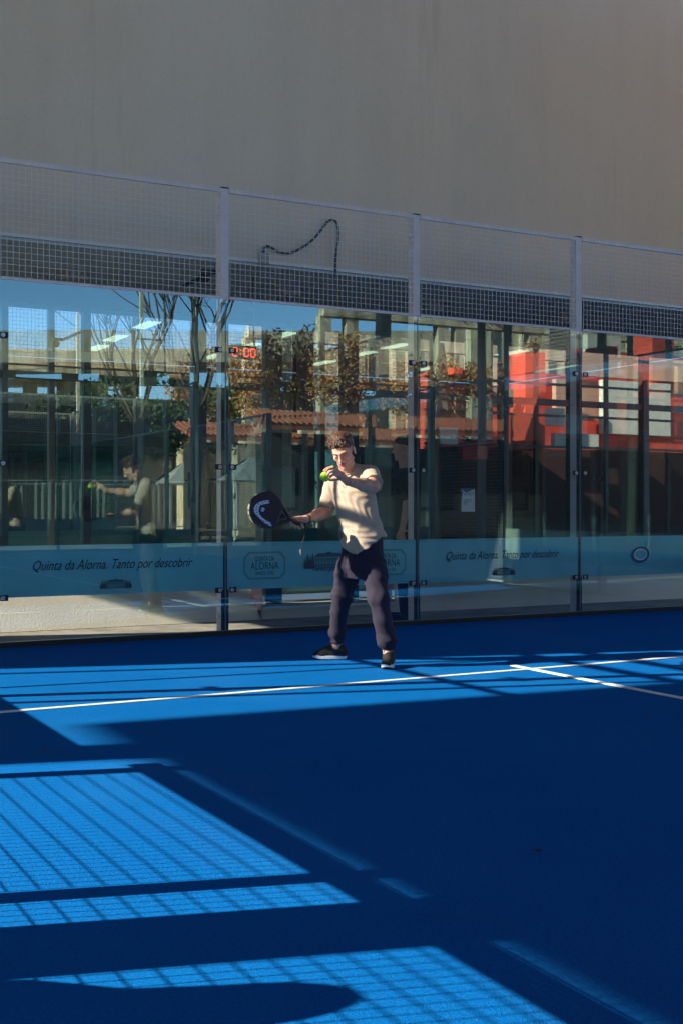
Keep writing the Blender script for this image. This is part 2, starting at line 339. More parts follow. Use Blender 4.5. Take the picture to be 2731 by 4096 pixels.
# ---------------------------------------------------------------- court enclosure
def mesh_panel(x0, x1, z0, z1, pitch=.0495, w=.0034, y=0.0):
    b = MB(); n = round((x1-x0)/pitch)
    for i in range(n+1):
        x = x0+(x1-x0)*i/n; b.box(x-w/2, x+w/2, y-w, y, z0, z1)
    n = round((z1-z0)/pitch)
    for i in range(n+1):
        z = z0+(z1-z0)*i/n; b.box(x0, x1, y+.0004, y+w, z-w/2, z+w/2)
    return b
def enclosure(name, label, loc, rz, spec, film='sidefilm', steel='steel', flange='flange'):
    """spec: list of panels (s0, s1, kind, glass_top, mesh_top); local x along the wall, local +y outwards, court at -y"""
    r = root(name, label, 'court fence', loc, rz)
    posts = set(); glassed = {}
    for s0, s1, k, gt, mt in spec:
        if k == 'open': continue
        for s in (s0, s1): posts.add(s); glassed[s] = max(glassed.get(s, 0), gt if k == 'glass' else 0)
    tops = {}
    for s0, s1, k, gt, mt in spec:
        if k != 'open':
            for s in (s0, s1): tops[s] = max(tops.get(s, 0), mt)
    for s in sorted(posts):
        p = obj('post', MB().box(s-.038, s+.038, .020, .115, 0, tops[s]-.001), M[steel], r)
        obj('post_cap', MB().box(s-.039, s+.039, .019, .116, tops[s], tops[s]+.012), M['black'], p)
        if glassed[s]:
            b = MB()
            for z in (.16, 1.36, 2.20, 3.72): b.tube([(s-.038, .07, z), (s-.052, .07, z)], .011, 8)
            obj('bolt', b, M['bolt'], p)
            obj('joint_strip', MB().box(s-.034, s-.0025, .0125, .0195, .0, min(glassed[s], 2.94)).box(s+.0025, s+.034, .0125, .0195, .0, min(glassed[s], 2.94)), M['black'], p)
    for s0, s1, k, gt, mt in spec:
        if k == 'open': continue
        if k == 'glass':
            g = obj('glass_panel', MB().box(s0+.004, s1-.004, 0, .010, .045, gt-.03), M['cglass'], r)
            e = .0035
            obj('pane_edge', MB().box(s0+.006, s1-.006, .0005, .0095, .041, .0448).box(s0+.0012, s0+.0038, .001, .009, .045, gt-.03), M['edge'], g)
            if True:
                obj('banner', MB().box(s0+.02, s1-.02, .0105, .0112, .40, .82), M[film], g)
            obj('base_channel', MB().box(s0+.001, s1-.001, -.024, .032, 0.0, .040), M['black'], r)
            for z in (.40, 1.487, 2.52):
                if z > gt: continue
                for s, q in ((s0, 1), (s1, -1)):
                    c = obj('clamp', MB().box(min(s+q*.037, s+q*.100), max(s+q*.037, s+q*.100), -.010, -.0012, z-.024, z+.024), M['black'], r)
                    obj('disc', MB().tube([(s+q*.058, -.0105, z), (s+q*.058, -.0165, z)], .0165, 18), M['bolt'], c)
                    obj('screw', MB().tube([(s+q*.058, -.017, z), (s+q*.058, -.0195, z)], .005, 8), M['black'], c)
        if mt > gt+.3:
            z0 = gt-.025 if k == 'glass' else .06
            mp = obj('mesh_panel', mesh_panel(s0+.042, s1-.042, z0+.02, mt), M['wire'], r)
            f = MB().box(s0+.042, s1-.042, .006, .030, z0-.002, z0+.022).box(s0+.040, s1-.040, .012, .050, mt-.037, mt-.003)
            obj('frame_rail', f, M[steel], mp)
    return r
GL = lambda a, b: (a, b, 'glass', 3.0, 3.955)
back = enclosure('court_back_wall', 'glass and grey mesh end wall of the padel court behind the player, with lettered blue band', (-4, 0, 0), 0,
                 [GL(i*2, i*2+2) for i in range(5)], film='banner')
side_spec = [(0, 2, 'glass', 3.0, 4.0), (2, 4, 'glass', 3.0, 4.0)]+[(2*i, 2*i+2, 'mesh', 0, 3.0) for i in (2, 3)]+[(8, 12, 'open', 0, 0)] + \
            [(12, 14, 'mesh', 0, 3.0), (14, 16, 'mesh', 0, 3.0), (16, 18, 'glass', 3.0, 4.0), (18, 20, 'glass', 3.0, 4.0)]
right = enclosure('court_side_wall', 'right hand side wall of the court, glass near the corner then mesh', (6.02, -.06, 0), R(-90), side_spec, steel='cream')  # light grey posts; the warmth of sunlight is put into their cream
left_spec = [(0, 2, 'glass', 3.0, 4.0), (2, 4, 'glass', 3.0, 4.0), (4, 6, 'mesh', 0, 3.0), (6, 8, 'mesh', 0, 3.0), (8, 12, 'open', 0, 0),
             (12, 14, 'mesh', 0, 3.0), (14, 15.7, 'mesh', 0, 3.0), (16, 18, 'glass', 3.0, 4.0), (18, 19.9, 'glass', 3.0, 4.0)]
left = enclosure('court_side_wall', 'left hand side wall of the court beside the camera, mesh then glass', (-4.02, -20, 0), R(90), left_spec, steel='steel')
far = enclosure('court_far_wall', 'far end wall of the court seen only mirrored in the glass', (6, -20, 0), R(180), [GL(i*2, i*2+2) for i in range(5)], steel='cream')
# rails, post and brace on the left fence, whose shadows cross the turf
obj('mid_rail', MB().box(-4.03, -3.99, -8, -4.2, .85, .90), M['steel'], left, world=True)
obj('glazing_post', MB().box(-4.12, -4.02, -4.04, -3.80, 0, 4.0), M['steel'], left, world=True)
obj('top_rail', MB().box(-4.06, -4.02, -4, 0, 2.96, 3.03).box(-4.06, -4.02, -4, 0, 2.27, 2.31).box(-4.06, -4.02, -4, 0, 3.93, 4.0).box(-4.06, -4.02, -4, 0, 3.22, 3.29), M['steel'], left, world=True)

obj('brace', MB().tube([(-4.07, -1.78, .5), (-4.07, -.95, 3.0)], .022, 8), M['steel'], left, world=True)
for x, y, w, hgt, lab in ((-6.2, .11, .36, 7.5, 'broad grey slab added left of the court for a shadow band on the turf'), (-5.5, -.55, .05, 6.6, 'slim grey pole added left of the court near the slab for a shadow line'), (-5.5, -1.86, .05, 6.6, 'slim grey pole added left of the court farther from the building for a shadow line')):
    pp = root('shade_slab' if w > .1 else 'shade_pole', lab, 'shade_slab' if w > .1 else 'pole', (x, y, 0))  # unseen casters added for the shadow bands across the turf
    obj('shaft', MB().rbox(-.04, .04, -w/2, w/2, 0, hgt, .008), M['steel'], pp); obj('cap', MB().box(-.05, .05, -w/2-.01, w/2+.01, hgt+.001, hgt+.03), M['black'], pp)
# lettering on the blue band of the back wall
panes = [o for o in back.children if o.name.startswith('glass_panel')]
panes.sort(key=lambda o: min(v.co.x for v in o.data.vertices))


def fit(body, x0, x1, z, size, shear=0, align='LEFT', offset=0, space=1, y=-.0012):
    m = text_mesh(body, size, None, 0, z, shear=shear, ysurf=y, offset=offset, space=space)
    a = min(v[0] for v in m.v); b = max(v[0] for v in m.v); k = (x1-x0)/(b-a)
    m.v = [(x0+(v[0]-a)*k, v[1], v[2]) for v in m.v]; return m
def villa(cx, z0, w, h):
    b = MB(); y0, y1 = -.0022, -.0012
    def q(x0, x1, a, c): b.box(x0, x1, y0, y1, a, c)
    bw = w*.58; x0, x1 = cx-bw/2, cx+bw/2
    q(x0, x1, z0, z0+h*.05); q(x0, x1, z0+h*.36, z0+h*.39); q(x0, x1, z0+h*.68, z0+h*.72)
    for i in range(10):
        x = x0+bw*(i+.5)/10
        for a in (.10, .44): q(x-bw*.022, x+bw*.022, z0+h*a, z0+h*(a+.18))
    for i in range(11):
        x = x0+bw*i/10; q(x-bw*.004, x+bw*.004, z0, z0+h*.7)
    b.prism([(x0, z0+h*.72), (x1, z0+h*.72), (x1-bw*.12, z0+h*.9), (x0+bw*.12, z0+h*.9)], y0, y1)
    b.prism([(cx-bw*.14, z0+h*.9), (cx+bw*.14, z0+h*.9), (cx, z0+h*1.0)], y0, y1)
    for s in (-1, 1):
        for k in range(4):
            x = cx+s*(bw/2+w*(.04+.05*k)); hh = h*(.95, .75, .9, .6)[k]
            b.prism([(x-w*.028, z0), (x+w*.028, z0), (x+w*.034, z0+hh*.35), (x+w*.016, z0+hh*.75), (x, z0+hh), (x-w*.016, z0+hh*.75), (x-w*.034, z0+hh*.35)], y0, y1)
    return b
def badge(cx):
    ms = [fit('QUINTA DA', cx-.095, cx+.095, .648, .062), fit('ALORNA', cx-.138, cx+.138, .572, .098, offset=-.0006), fit('SINCE 1723', cx-.09, cx+.09, .524, .044)]
    fr = MB()
    for g, w in ((0, .0035), (.009, .0025)):
        W2, H2, c = .204-g, .122-g, .052
        pts = [(-W2+c, -H2), (W2-c, -H2), (W2, -H2+c), (W2, H2-c), (W2-c, H2), (-W2+c, H2), (-W2, H2-c), (-W2, -H2+c)]
        k = (W2-w)/W2
        ins = [(a*(W2-w)/W2, b2*(H2-w)/H2) for a, b2 in pts]
        for i in range(8):
            j = (i+1) % 8
            fr.add([(cx+pts[i][0], -.0012, .608+pts[i][1]), (cx+pts[j][0], -.0012, .608+pts[j][1]), (cx+ins[j][0], -.0012, .608+ins[j][1]), (cx+ins[i][0], -.0012, .608+ins[i][1])], [(0, 1, 2, 3)])
    return merge(*ms), fr
def ring(cx, cz, rx, rz_, w, y=-.0014, n=40, wob=0):
    b = MB(); vs = []
    for i in range(n):
        a = 2*math.pi*i/n; k = 1+wob*math.sin(2*a+.6)
        for q in (0, w): vs.append((cx+(rx-q)*k*math.cos(a), y, cz+(rz_-q)*k*math.sin(a)))
    return b.add(vs, [(2*i, 2*((i+1) % n), 2*((i+1) % n)+1, 2*i+1) for i in range(n)])
for k, x0 in enumerate((-4, -2, 0, 2, 4)):
    g = panes[k]
    def put(name, mb, mat): obj(name, mb, M[mat], g, world=True)
    if k in (1, 3) or k == 0:
        dx = {0: -2.0, 1: 0, 3: 4.03}[k]
        put('lettering', fit('Quinta da Alorna. Tanto por descobrir', -1.70+dx, -.31+dx, .615, .118, shear=.42), 'ink')
        put('villa_emblem', villa(-1.0+dx if k != 3 else 3.02, .447, .27, .082), 'ink2')
    if k == 2:
        for cx in (.379, 1.66):
            a, b = badge(cx); put('lettering', a, 'ink'); put('badge_frame', b, 'ink')
        put('villa_emblem', villa(1.03, .567, .50, .155), 'ink2')
        put('lettering', fit('Tanto por descobrir', .86, 1.42, .545, .066, shear=.42, y=-.003), 'ink')
    if k == 4:
        put('logo_ring', ring(4.83, .618, .125, .092, .03, wob=.06), 'blueink')
        put('logo_ring', ring(4.835, .622, .092, .062, .012, y=-.002), 'white')

# ---------------------------------------------------------------- building behind the glass wall
bd = root('building', 'grey rendered building with recessed dark glazing behind the glass wall', 'building', (0, 1.1, 0))
def P(name, mb, mat, parent=None, **kw): return obj(name, mb, M[mat], parent or bd, world=True, **kw)
P('upper_wall', MB().box(-5.9, 30, 1.10, 2.6, 3.57, 11.0), 'stucco')
P('upper_storey', MB().box(-5.9, 30, 2.602, 9, 5.9, 10.99), 'shade')
P('soffit', MB().box(-5.9, 30, 1.12, 2.93, 3.54, 3.568), 'soffit')
P('drip_edge', MB().box(-5.9, 30, 1.092, 1.098, 3.57, 3.60), 'flange')
P('end_wall', MB().box(-5.9, -5.8, 3.03, 9, 0, 3.538), 'stucco')
P('facade_beam', MB().box(-5.9, 30, 2.90, 3.02, 3.30, 3.538), 'black')
P('sun_catch_wall', MB().prism([(1.17, 0), (1.60, .44), (1.75, .44), (1.75, 0)], -5.9, .884, 'x'), 'plinth')  # slope added to the low wall so that sun reaches its face
P('low_wall', MB().box(2.52, 30, 1.17, 1.30, 0, .46).box(.885, 2.52, 1.17, 1.30, 0, .095), 'plinth')
P('door_sill', MB().box(.90, 2.505, 1.150, 1.28, .096, .112), 'white')
P('door_jamb', MB().box(.885, .899, 1.160, 1.76, .001, .461), 'pink'); P('door_jamb', MB().box(2.30, 2.50, 1.31, 1.33, .0, .461), 'pink')
mulls = [(-4.4, .08), (-2.9, .08), (-1.262, .06), (-.386, .08), (.95, .09), (1.84, .21), (2.867, .22), (4.1, .05), (5.183, .075), (6.32, .13), (7.6, .1), (9, .1), (10.5, .1)]
for x, w in mulls: P('mullion', MB().box(x-w/2, x+w/2, 2.88, 3.0, 0, 3.298), 'mull')
for x, w, z0 in ((2.246, .21, 2.02), (4.784, .33, 1.98)): P('hanging_panel', MB().box(x-w/2, x+w/2, 2.86, 2.90, z0, 3.29), 'mull')
edges = [(-5.8, 0)]+mulls+[(12, 0)]
for (a, wa), (b, wb) in zip(edges[:-1], edges[1:]):
    x0, x1 = a+wa/2+.002, b-wb/2-.002
    t = P('transom', MB().box(x0, x1, 2.90, 2.98, 2.49, 2.57), 'mull')
    pn = P('window_pane', MB().box(x0+.001, x1-.001, 2.935, 2.945, .10, 2.488).box(x0+.001, x1-.001, 2.935, 2.945, 2.572, 3.298), 'fglass')
    P('window_film', MB().box(x0+.01, x1-.01, 2.949, 2.950, .10, 1.80), 'wfilm', pn)
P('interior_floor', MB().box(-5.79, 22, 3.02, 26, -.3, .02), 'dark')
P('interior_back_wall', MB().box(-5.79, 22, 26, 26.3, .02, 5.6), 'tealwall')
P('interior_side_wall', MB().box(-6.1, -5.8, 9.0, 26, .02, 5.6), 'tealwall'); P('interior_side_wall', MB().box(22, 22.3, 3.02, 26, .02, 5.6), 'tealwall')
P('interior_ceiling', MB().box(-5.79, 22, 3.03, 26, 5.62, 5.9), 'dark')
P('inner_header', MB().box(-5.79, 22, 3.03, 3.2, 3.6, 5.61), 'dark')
for x, y in ((1.85, 15.7), (5.7, 18.3), (5.75, 20.9), (5.9, 23), (9.4, 15.8), (9.4, 18.3), (9.5, 20.6), (9.5, 23.3), (13.1, 18.7), (13.1, 20.6), (13.1, 23.1), (1.85, 18.2), (16.8, 18.3), (16.8, 23.1)):
    P('ceiling_light', MB().box(x-.17, x+.17, y-.6, y+.6, 5.59, 5.612), 'panel')
for x, y in ((1.58, 1.98), (-.73, 2.2), (5.46, 2.03), (3.48, 2.05)):
    l = P('soffit_lamp', MB().box(x-.11, x+.11, y-.09, y+.09, 3.44, 3.539), 'boxgrey')
for x0, x1, y, h in ((-3.4, -2.6, 6, 1.1), (.9, 1.7, 7.5, 1.2), (3.6, 4.6, 6.5, 1.0), (6, 7.2, 9, 1.3)):
    P('counter', MB().rbox(x0, x1, y, y+.5, .021, h, .02), 'boxgrey')
jb = root('junction_box', 'small grey junction box on the wall above the soffit edge', 'junction box', (.871, 1.09, 3.6))
obj('box', MB().rbox(-.05, .05, -.05, .007, -.045, .065, .012), M['boxgrey'], jb)
obj('spout', MB().tube([(0, -.02, .066), (0, -.02, .10)], .014, 10), M['black'], jb)
cd = [(.862,3.661),(.867,3.704),(.899,3.738),(.951,3.727),(1.015,3.7),(1.089,3.691),(1.175,3.702),(1.261,3.745),(1.348,3.803),(1.436,3.88),(1.502,3.956),(1.557,4.03),(1.613,4.081),(1.657,4.086),(1.691,4.055),(1.707,3.969),(1.702,3.869),(1.685,3.759),(1.677,3.66),(1.674,3.532)]
def smooth_path(p, n=4):
    p = [Vector(q) for q in p]; out = []
    for i in range(len(p)-1):
        a, b, c, d = p[max(i-1, 0)], p[i], p[i+1], p[min(i+2, len(p)-1)]
        for k in range(n):
            t = k/n; out.append(.5*((2*b)+(c-a)*t+(2*a-5*b+4*c-d)*t*t+(3*b-a-3*c+d)*t**3))
    return out+[p[-1]]
obj('cable', MB().tube(smooth_path([(x, 1.066, z) for x, z in cd]+[(1.674, 1.08, 3.40)], 4), [.013]*(20*4-3)+[.006]*4, 8), M['cable'], smooth=True,
    label='black corrugated cable looping up the wall from the junction box', cat='cable')
sc_ = root('security_camera', 'black dome camera under the soffit left of the mesh post', 'camera', (.02, .42, 3.22))
obj('arm', MB().box(-.08, .05, -.02, .02, .05, .085).box(.03, .06, -.02, .75, .055, .08), M['blacksteel'], sc_)
obj('dome', MB().sphere((-.05, 0, .01), .05, 16, 10), M['blacksteel'], sc_, smooth=True)
ck = root('clock', 'red digital clock reading 2:00 hung from the soffit behind the glass', 'clock', (.878, 1.6, 2.735)); ck.scale = (.8, .8, .8)
h = obj('housing', MB().rbox(-.19, .185, -.02, .04, -.085, .085, .006), M['blacksteel'], ck)
obj('top_trim', MB().box(-.17, .18, -.022, .042, .086, .092), M['bolt'], h)
obj('hanger', MB().tube([(.165, .01, .092), (.15, .01, .50), (.15, .01, 1.0)], .011, 8).box(-.30, .16, .0, .022, .56, .585), M['blacksteel'], ck)
SEG = {'2': 'abged', '0': 'abcdef'}
def digit(ch, x, z, w=.062, hh=.105, t=.011):
    b = MB(); s = SEG[ch]; g = .004
    def hz(zz): b.prism([(x-w/2+g, zz), (x-w/2+g+t/2, zz+t/2), (x+w/2-g-t/2, zz+t/2), (x+w/2-g, zz), (x+w/2-g-t/2, zz-t/2), (x-w/2+g+t/2, zz-t/2)], -.023, -.0205)
    def vt(xx, z0, z1): b.prism([(xx, z0+g), (xx+t/2, z0+g+t/2), (xx+t/2, z1-g-t/2), (xx, z1-g), (xx-t/2, z1-g-t/2), (xx-t/2, z0+g+t/2)], -.023, -.0205)
    if 'a' in s: hz(z+hh/2)
    if 'g' in s: hz(z)
    if 'd' in s: hz(z-hh/2)
    if 'f' in s: vt(x-w/2, z, z+hh/2)
    if 'b' in s: vt(x+w/2, z, z+hh/2)
    if 'e' in s: vt(x-w/2, z-hh/2, z)
    if 'c' in s: vt(x+w/2, z-hh/2, z)
    return b
for ch, x in (('2', -.125), ('0', .035), ('0', .130)): obj('digit', digit(ch, x, 0), M['led'], ck)
obj('colon', MB().box(-.052, -.040, -.023, -.0205, .020, .032).box(-.052, -.040, -.023, -.0205, -.032, -.020).box(-.0462, -.0458, -.0206, -.0204, -.032, .032), M['led'], ck)
nz = root('notice', 'white paper notice headed AVISO taped to the facade window', 'notice', (4.613, 2.93, 1.07))
obj('sheet', MB().box(-.105, .105, -.001, 0, 0, .297), M['paper'], nz)
obj('corner_print', MB().prism([(-.105, .296), (.105, .296), (-.03, .245)], -.003, -.0015).prism([(-.105, .296), (-.085, .25), (-.105, .12)], -.0032, -.0016), M['blueink'], nz)
t = text_mesh('AVISO', .048, None, -.07, .21, shear=.2, ysurf=-.002); obj('lettering', t, M['redink'], nz)
b = MB()
for i, w in enumerate((.12, .13, .06, .06)): b.box(-.07, -.07+w, -.002, -.0015, .15-i*.018, .156-i*.018)
b.box(-.0702, -.0698, -.0015, -.0012, .09, .156)
obj('small_print', b, M['ink'], nz)

# ---------------------------------------------------------------- unseen things added left of the court to cast its shade
cp = root('shade_canopy', 'high unseen concrete roof added beside and over the court to shade the turf', 'shade_canopy', (-12, -8, 0))  # unseen roof added for shade; its dark underside limits bounce
def Pc(n, mb, mat): return obj(n, mb, M[mat], cp, world=True)
Pc('roof', MB().prism([(-17.105, .80), (12, -2.1), (12, -17.5), (-17.105, -17.5)], 8.0, 8.35, 'z'), 'shade')
for x, y in ((-9, -2.4), (-16.6, -.13), (-16.6, -17.2), (-8.2, -17.2), (11.8, -17.2)): Pc('pillar', MB().box(x-.16, x+.16, y-.14, y+.14, -.01, 7.999), 'conc')
st_ = root('shade_tower', 'tall rendered tower added left of the building to shade the strip by the wall', 'tower', (-8.8, 2.0, 0))  # unseen, added to darken the turf strip along the glass wall
obj('shaft', MB().box(-9.2, -8.4, 1.14, 2.92, 0, 10), M['stucco'], st_, world=True); obj('roof_cap', MB().box(-9.25, -8.35, 1.09, 2.97, 10.001, 10.12), M['flange'], st_, world=True)
wh = root('horizon_block', 'long dark unseen block added far left to hide the bright horizon', 'horizon_block', (-40, -35, 0))  # added to keep the low bright sky out of the reflections
obj('wall', MB().box(-44, -36, -80, 14, -.01, 9), M['shade'], wh, world=True); obj('roof', MB().box(-44.4, -35.6, -80.4, 14.4, 9.001, 9.5), M['blacksteel'], wh, world=True)
for i in range(9): obj('window', MB().box(-35.99, -35.94, -76+i*10, -71+i*10, 4.5, 6.5), M['winglass'], wh, world=True)
cb = root('shade_box', 'grey box added outside the left court fence for a dark band on the turf', 'shadow_caster', (-4.6, -6.30, 0))  # unseen box added as caster of the wide dark band
obj('body', MB().rbox(-.15, .15, -.155, .155, 0, 1.7, .01), M['steel'], cb); obj('door', MB().box(.152, .158, -.13, .13, .1, 1.6), M['flange'], cb)
lb = root('round_shade_caster', 'round topped black shape added outside the left court fence for a rounded shadow', 'bin', (-4.62, -6.76, 0))  # unseen, shaped to cast the round-tipped shadow on the near turf
obj('body', MB().tube([(0, 0, 0), (0, 0, .57), (0, 0, .70), (0, 0, .84)], [.26, .26, .155, .124], 24), M['blacksteel'], lb, smooth=False)
obj('lid', MB().dome((0, 0, .841), .124, .15, 24, 6), M['blacksteel'], lb, smooth=True)

# ---------------------------------------------------------------- world behind the camera, seen mirrored in the glass
def leaves(n, ells, size, bend=1):
    b = MB(); V = []; F = []
    w = np.array([e[3]*e[4]*e[5] for e in ells])**.6; w /= w.sum()
    idx = rng.choice(len(ells), n, p=w)
    for i in range(n):
        e = ells[idx[i]]; d = rng.normal(size=3); d /= np.linalg.norm(d); rr = rng.random()**.35
        p = np.array(e[:3])+d*rr*np.array(e[3:6])
        a = rng.normal(size=3); a /= np.linalg.norm(a); c = np.cross(a, rng.normal(size=3)); c /= np.linalg.norm(c)
        s = size*(.6+.8*rng.random()); k = len(V)
        V += [tuple(p-a*s), tuple(p+c*s*.5), tuple(p+a*s), tuple(p-c*s*.5)]; F.append((k, k+1, k+2, k+3))
    b.v = V; b.f = F; return b
def rnd_ells(n, x0, x1, y0, y1, z0, z1, r0, r1):
    return [(random.uniform(x0, x1), random.uniform(y0, y1), random.uniform(z0, z1), *(random.uniform(r0, r1) for _ in range(3))) for _ in range(n)]
def branch(b, p, d, L_, r, depth):
    pts = [p]; q = Vector(p); dd = Vector(d)
    for i in range(3):
        dd = (dd+Vector((random.gauss(0, .10), random.gauss(0, .10), random.gauss(.06, .06)))).normalized(); q = q+dd*L_/3; pts.append(tuple(q))
    b.tube(pts, [r, r*.88, r*.78, r*.68], 5 if depth > 2 else 3, cap=False)
    if depth == 0: return
    for k in range(random.choice((3, 3, 4))):
        nd = (dd+Vector((random.gauss(0, .42), random.gauss(0, .42), random.gauss(.12, .22)))).normalized()
        branch(b, pts[random.choice((2, 3, 3))], nd, L_*random.uniform(.66, .85), r*.60, depth-1)
def bare_tree(x, y, h, label, seed, r=.15):
    random.seed(seed); t = root('bare_tree', label, 'tree', (x, y, 0))
    obj('trunk', MB().tube([(0, 0, 0), (.03, .02, h*.2), (0, 0, h*.32)], [r, r*.85, r*.75], 10), M['bark'], t)
    b = MB()
    for k in range(6):
        a = k*1.05+random.random(); branch(b, (0, 0, h*.30), (math.cos(a)*.5, math.sin(a)*.5, 1), h*.20, r*.5, 5)
    obj('crown', b, M['bark'], t)
bare_tree(9.9, -25.5, 13.0, 'leafless winter tree with fine upright twigs mirrored in the left pane', 5, .13)
ow = root('concrete_overpass', 'old concrete overpass with a parapet above a streaked retaining wall', 'overpass', (18, -32, 0))
def Po(n, mb, mat): return obj(n, mb, M[mat], ow, world=True)
Po('parapet', MB().prism([(2, 6.25), (40, 8.7), (40, 9.6), (2, 7.0)], -32.6, -32.0), 'conc')
Po('deck', MB().prism([(2, 5.85), (40, 8.2), (40, 8.68), (2, 6.2)], -36, -31.7), 'conc')
b = MB(); x = 3.0
while x < 40: b.box(x, x+random.choice((.5, .8, 1.3)), -33.5, -33.0+random.uniform(-.2, .5), 0, 5.95+(x-2)*.06); x += random.choice((1.4, 1.9, 2.4))
b.box(2, 40, -34.5, -33.6, 0, 5.8); Po('retaining_wall', b, 'conc')
b = MB().box(23.5, 62, -30.6, -30, 0, 9.6)
for i in range(20): b.box(24+i*1.9, 24.35+i*1.9, -30, -29.8, 0, 9.3)
Po('high_wall', b, 'conc')
pg = root('pergola', 'open concrete frame of square bays overgrown with rusty creeper', 'pergola', (17, -24, 0))
def Pg(n, mb, mat): return obj(n, mb, M[mat], pg, world=True)
Pg('top_beam', MB().box(13.6, 29, -24.3, -23.9, 7.25, 7.75), 'conc'); Pg('lower_beam', MB().box(13.6, 29, -24.28, -23.92, 4.95, 5.45), 'conc')
for x in (13.7, 14.66, 18.14, 18.85, 22.0, 25.3, 28.6): Pg('column', MB().box(x-.21, x+.21, -24.25, -23.95, 0, 7.249), 'conc')
obj('creeper', leaves(9000, rnd_ells(26, 13.4, 22, -24.0, -23.6, 4.6, 5.7, .5, .9)+rnd_ells(10, 14.4, 15, -24, -23.6, 4.5, 7.2, .3, .6)+rnd_ells(8, 21.6, 22.4, -24, -23.6, 5, 7.6, .3, .6), .07), M['rust'],
    label='rusty autumn creeper hanging over the concrete frame', cat='creeper')
obj('creeper', leaves(6500, rnd_ells(20, 12.6, 16.6, -28.6, -27.6, 4.2, 6.8, .6, 1.1), .08), M['rust'],
    label='orange brown creeper covering the wall between the bare trees and the frame', cat='creeper')
obj('roof_shrub', leaves(3500, rnd_ells(10, 17.6, 21.5, -24.4, -23.8, 7.8, 8.25, .4, .7), .06), M['olive'], label='green shrub growing along the top of the concrete frame', cat='shrub')
obj('hedge', leaves(9000, rnd_ells(26, 7.0, 12.2, -28.3, -27.6, 3.0, 4.9, .6, 1.1), .09), M['green'], label='dark green hedge below the leafless tree', cat='hedge')
hs = root('tiled_house', 'low house with an orange tiled roof and dark shaded front', 'house', (15, -22.5, 0))
def Ph(n, mb, mat): return obj(n, mb, M[mat], hs, world=True)
Ph('wall', MB().box(10.6, 24, -22.6, -22, 0, 3.3), 'shade')  # shade below the eaves is put into the dark wall colour
rf = MB().add([(10.3, -21.0, 3.45), (24.4, -21.0, 3.45), (24.4, -22.6, 3.95), (10.3, -22.6, 3.95), (10.3, -21.0, 3.33), (24.4, -21.0, 3.33), (24.4, -22.6, 3.83), (10.3, -22.6, 3.83)], [(0, 1, 2, 3), (7, 6, 5, 4), (0, 4, 5, 1), (1, 5, 6, 2), (2, 6, 7, 3), (3, 7, 4, 0)])
for i in range(70):
    x = 10.4+i*.2; rf.tube([(x, -20.98, 3.49), (x, -22.6, 3.99)], .065, 6)
Ph('roof', rf, 'tile')
for x in (10.5, 13, 16, 19): Ph('window', MB().box(x, x+1.1, -21.99, -21.95, 1.1, 2.3), 'winglass')
aw = root('dark_shed', 'long low shed with a black fascia and flat roof', 'shed', (4, -26, 0))
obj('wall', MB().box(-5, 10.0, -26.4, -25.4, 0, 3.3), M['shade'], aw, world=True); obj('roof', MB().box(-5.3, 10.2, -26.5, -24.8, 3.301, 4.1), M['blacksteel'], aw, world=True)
rb = root('red_building', 'red clubhouse with cream panels, stepped towers and a maroon base', 'building', (20, -16.4, 0))
def Pr(n, mb, mat): return obj(n, mb, M[mat], rb, world=True)
Pr('wall', MB().box(18.8, 40, -20.9, -18.4, 3.2, 5.9).box(16.4, 17.2, -15.6, -14.8, 3.3, 5.2).box(19.7, 20.5, -16.4, -15.6, 3.0, 6.2), 'red')
Pr('tower', MB().prism([(15.6, 3.2), (16.5, 3.2), (16.5, 4.7), (16.15, 4.75), (15.95, 6.1), (15.8, 6.1)], -15.3, -14.7).box(17.1, 17.5, -15.4, -14.6, 2.6, 5.4), 'red')
Pr('base_wall', MB().box(18.9, 40, -19.6, -18.3, 0, 3.19), 'maroon')
for x0, x1, z0, z1, y, m in ((17.2, 19.3, 4.35, 4.95, -15.9, 'pink'), (18.0, 19.2, 5.1, 6.0, -16.6, 'creamwall'), (20.6, 22.2, 3.9, 4.5, -16.9, 'creamwall'), (22.4, 24.3, 4.2, 5.6, -17.6, 'pink'),
                             (24.0, 27.2, 3.7, 5.6, -17, 'creamwall'), (23.0, 29, 5.75, 6.6, -17.4, 'pink'), (27.4, 30, 3.7, 6.4, -17.7, 'red'), (15.4, 16.1, 3.0, 3.5, -14.4, 'creamwall'),
                             (21.3, 23.2, 3.1, 3.6, -16.3, 'creamwall')):
    Pr('facade_panel', MB().box(x0, x1, y, y+.22, z0, z1), m)
b = MB()
for x in (18, 19.4, 20.9, 22.3, 24, 26): b.box(x, x+.12, -14.8, -14.68, 0, 6.4)
for z in (3.0, 4.0, 5.0, 6.3): b.box(15.2, 28, -14.67, -14.6, z, z+.08)
Pr('steel_frame', b, 'blacksteel')
rl = root('railing', 'white slatted railing behind the far end of the court', 'railing', (8, -24, 0))
for x0, x1 in ((4.4, 5.8), (7.4, 8.5), (10.0, 10.9), (12.4, 13.0), (15.4, 16.6), (18.6, 19.4), (21.5, 22.4), (25, 26)):
    b = MB()
    for i in range(int((x1-x0)/.2)): b.box(x0+i*.2, x0+.07+i*.2, -24.0, -23.96, .45, 1.86)
    obj('slats', b.box(x0, x1, -23.955, -23.95, .5, .52), M['boxgrey'], rl, world=True)
obj('rail', MB().box(1, 28, -24.02, -23.94, 1.87, 1.90).box(1, 28, -24.02, -23.94, .40, .44), M['boxgrey'], rl, world=True)
tn = root('tent', 'small white pointed tent beside the railing', 'tent', (11.6, -25.2, 0))
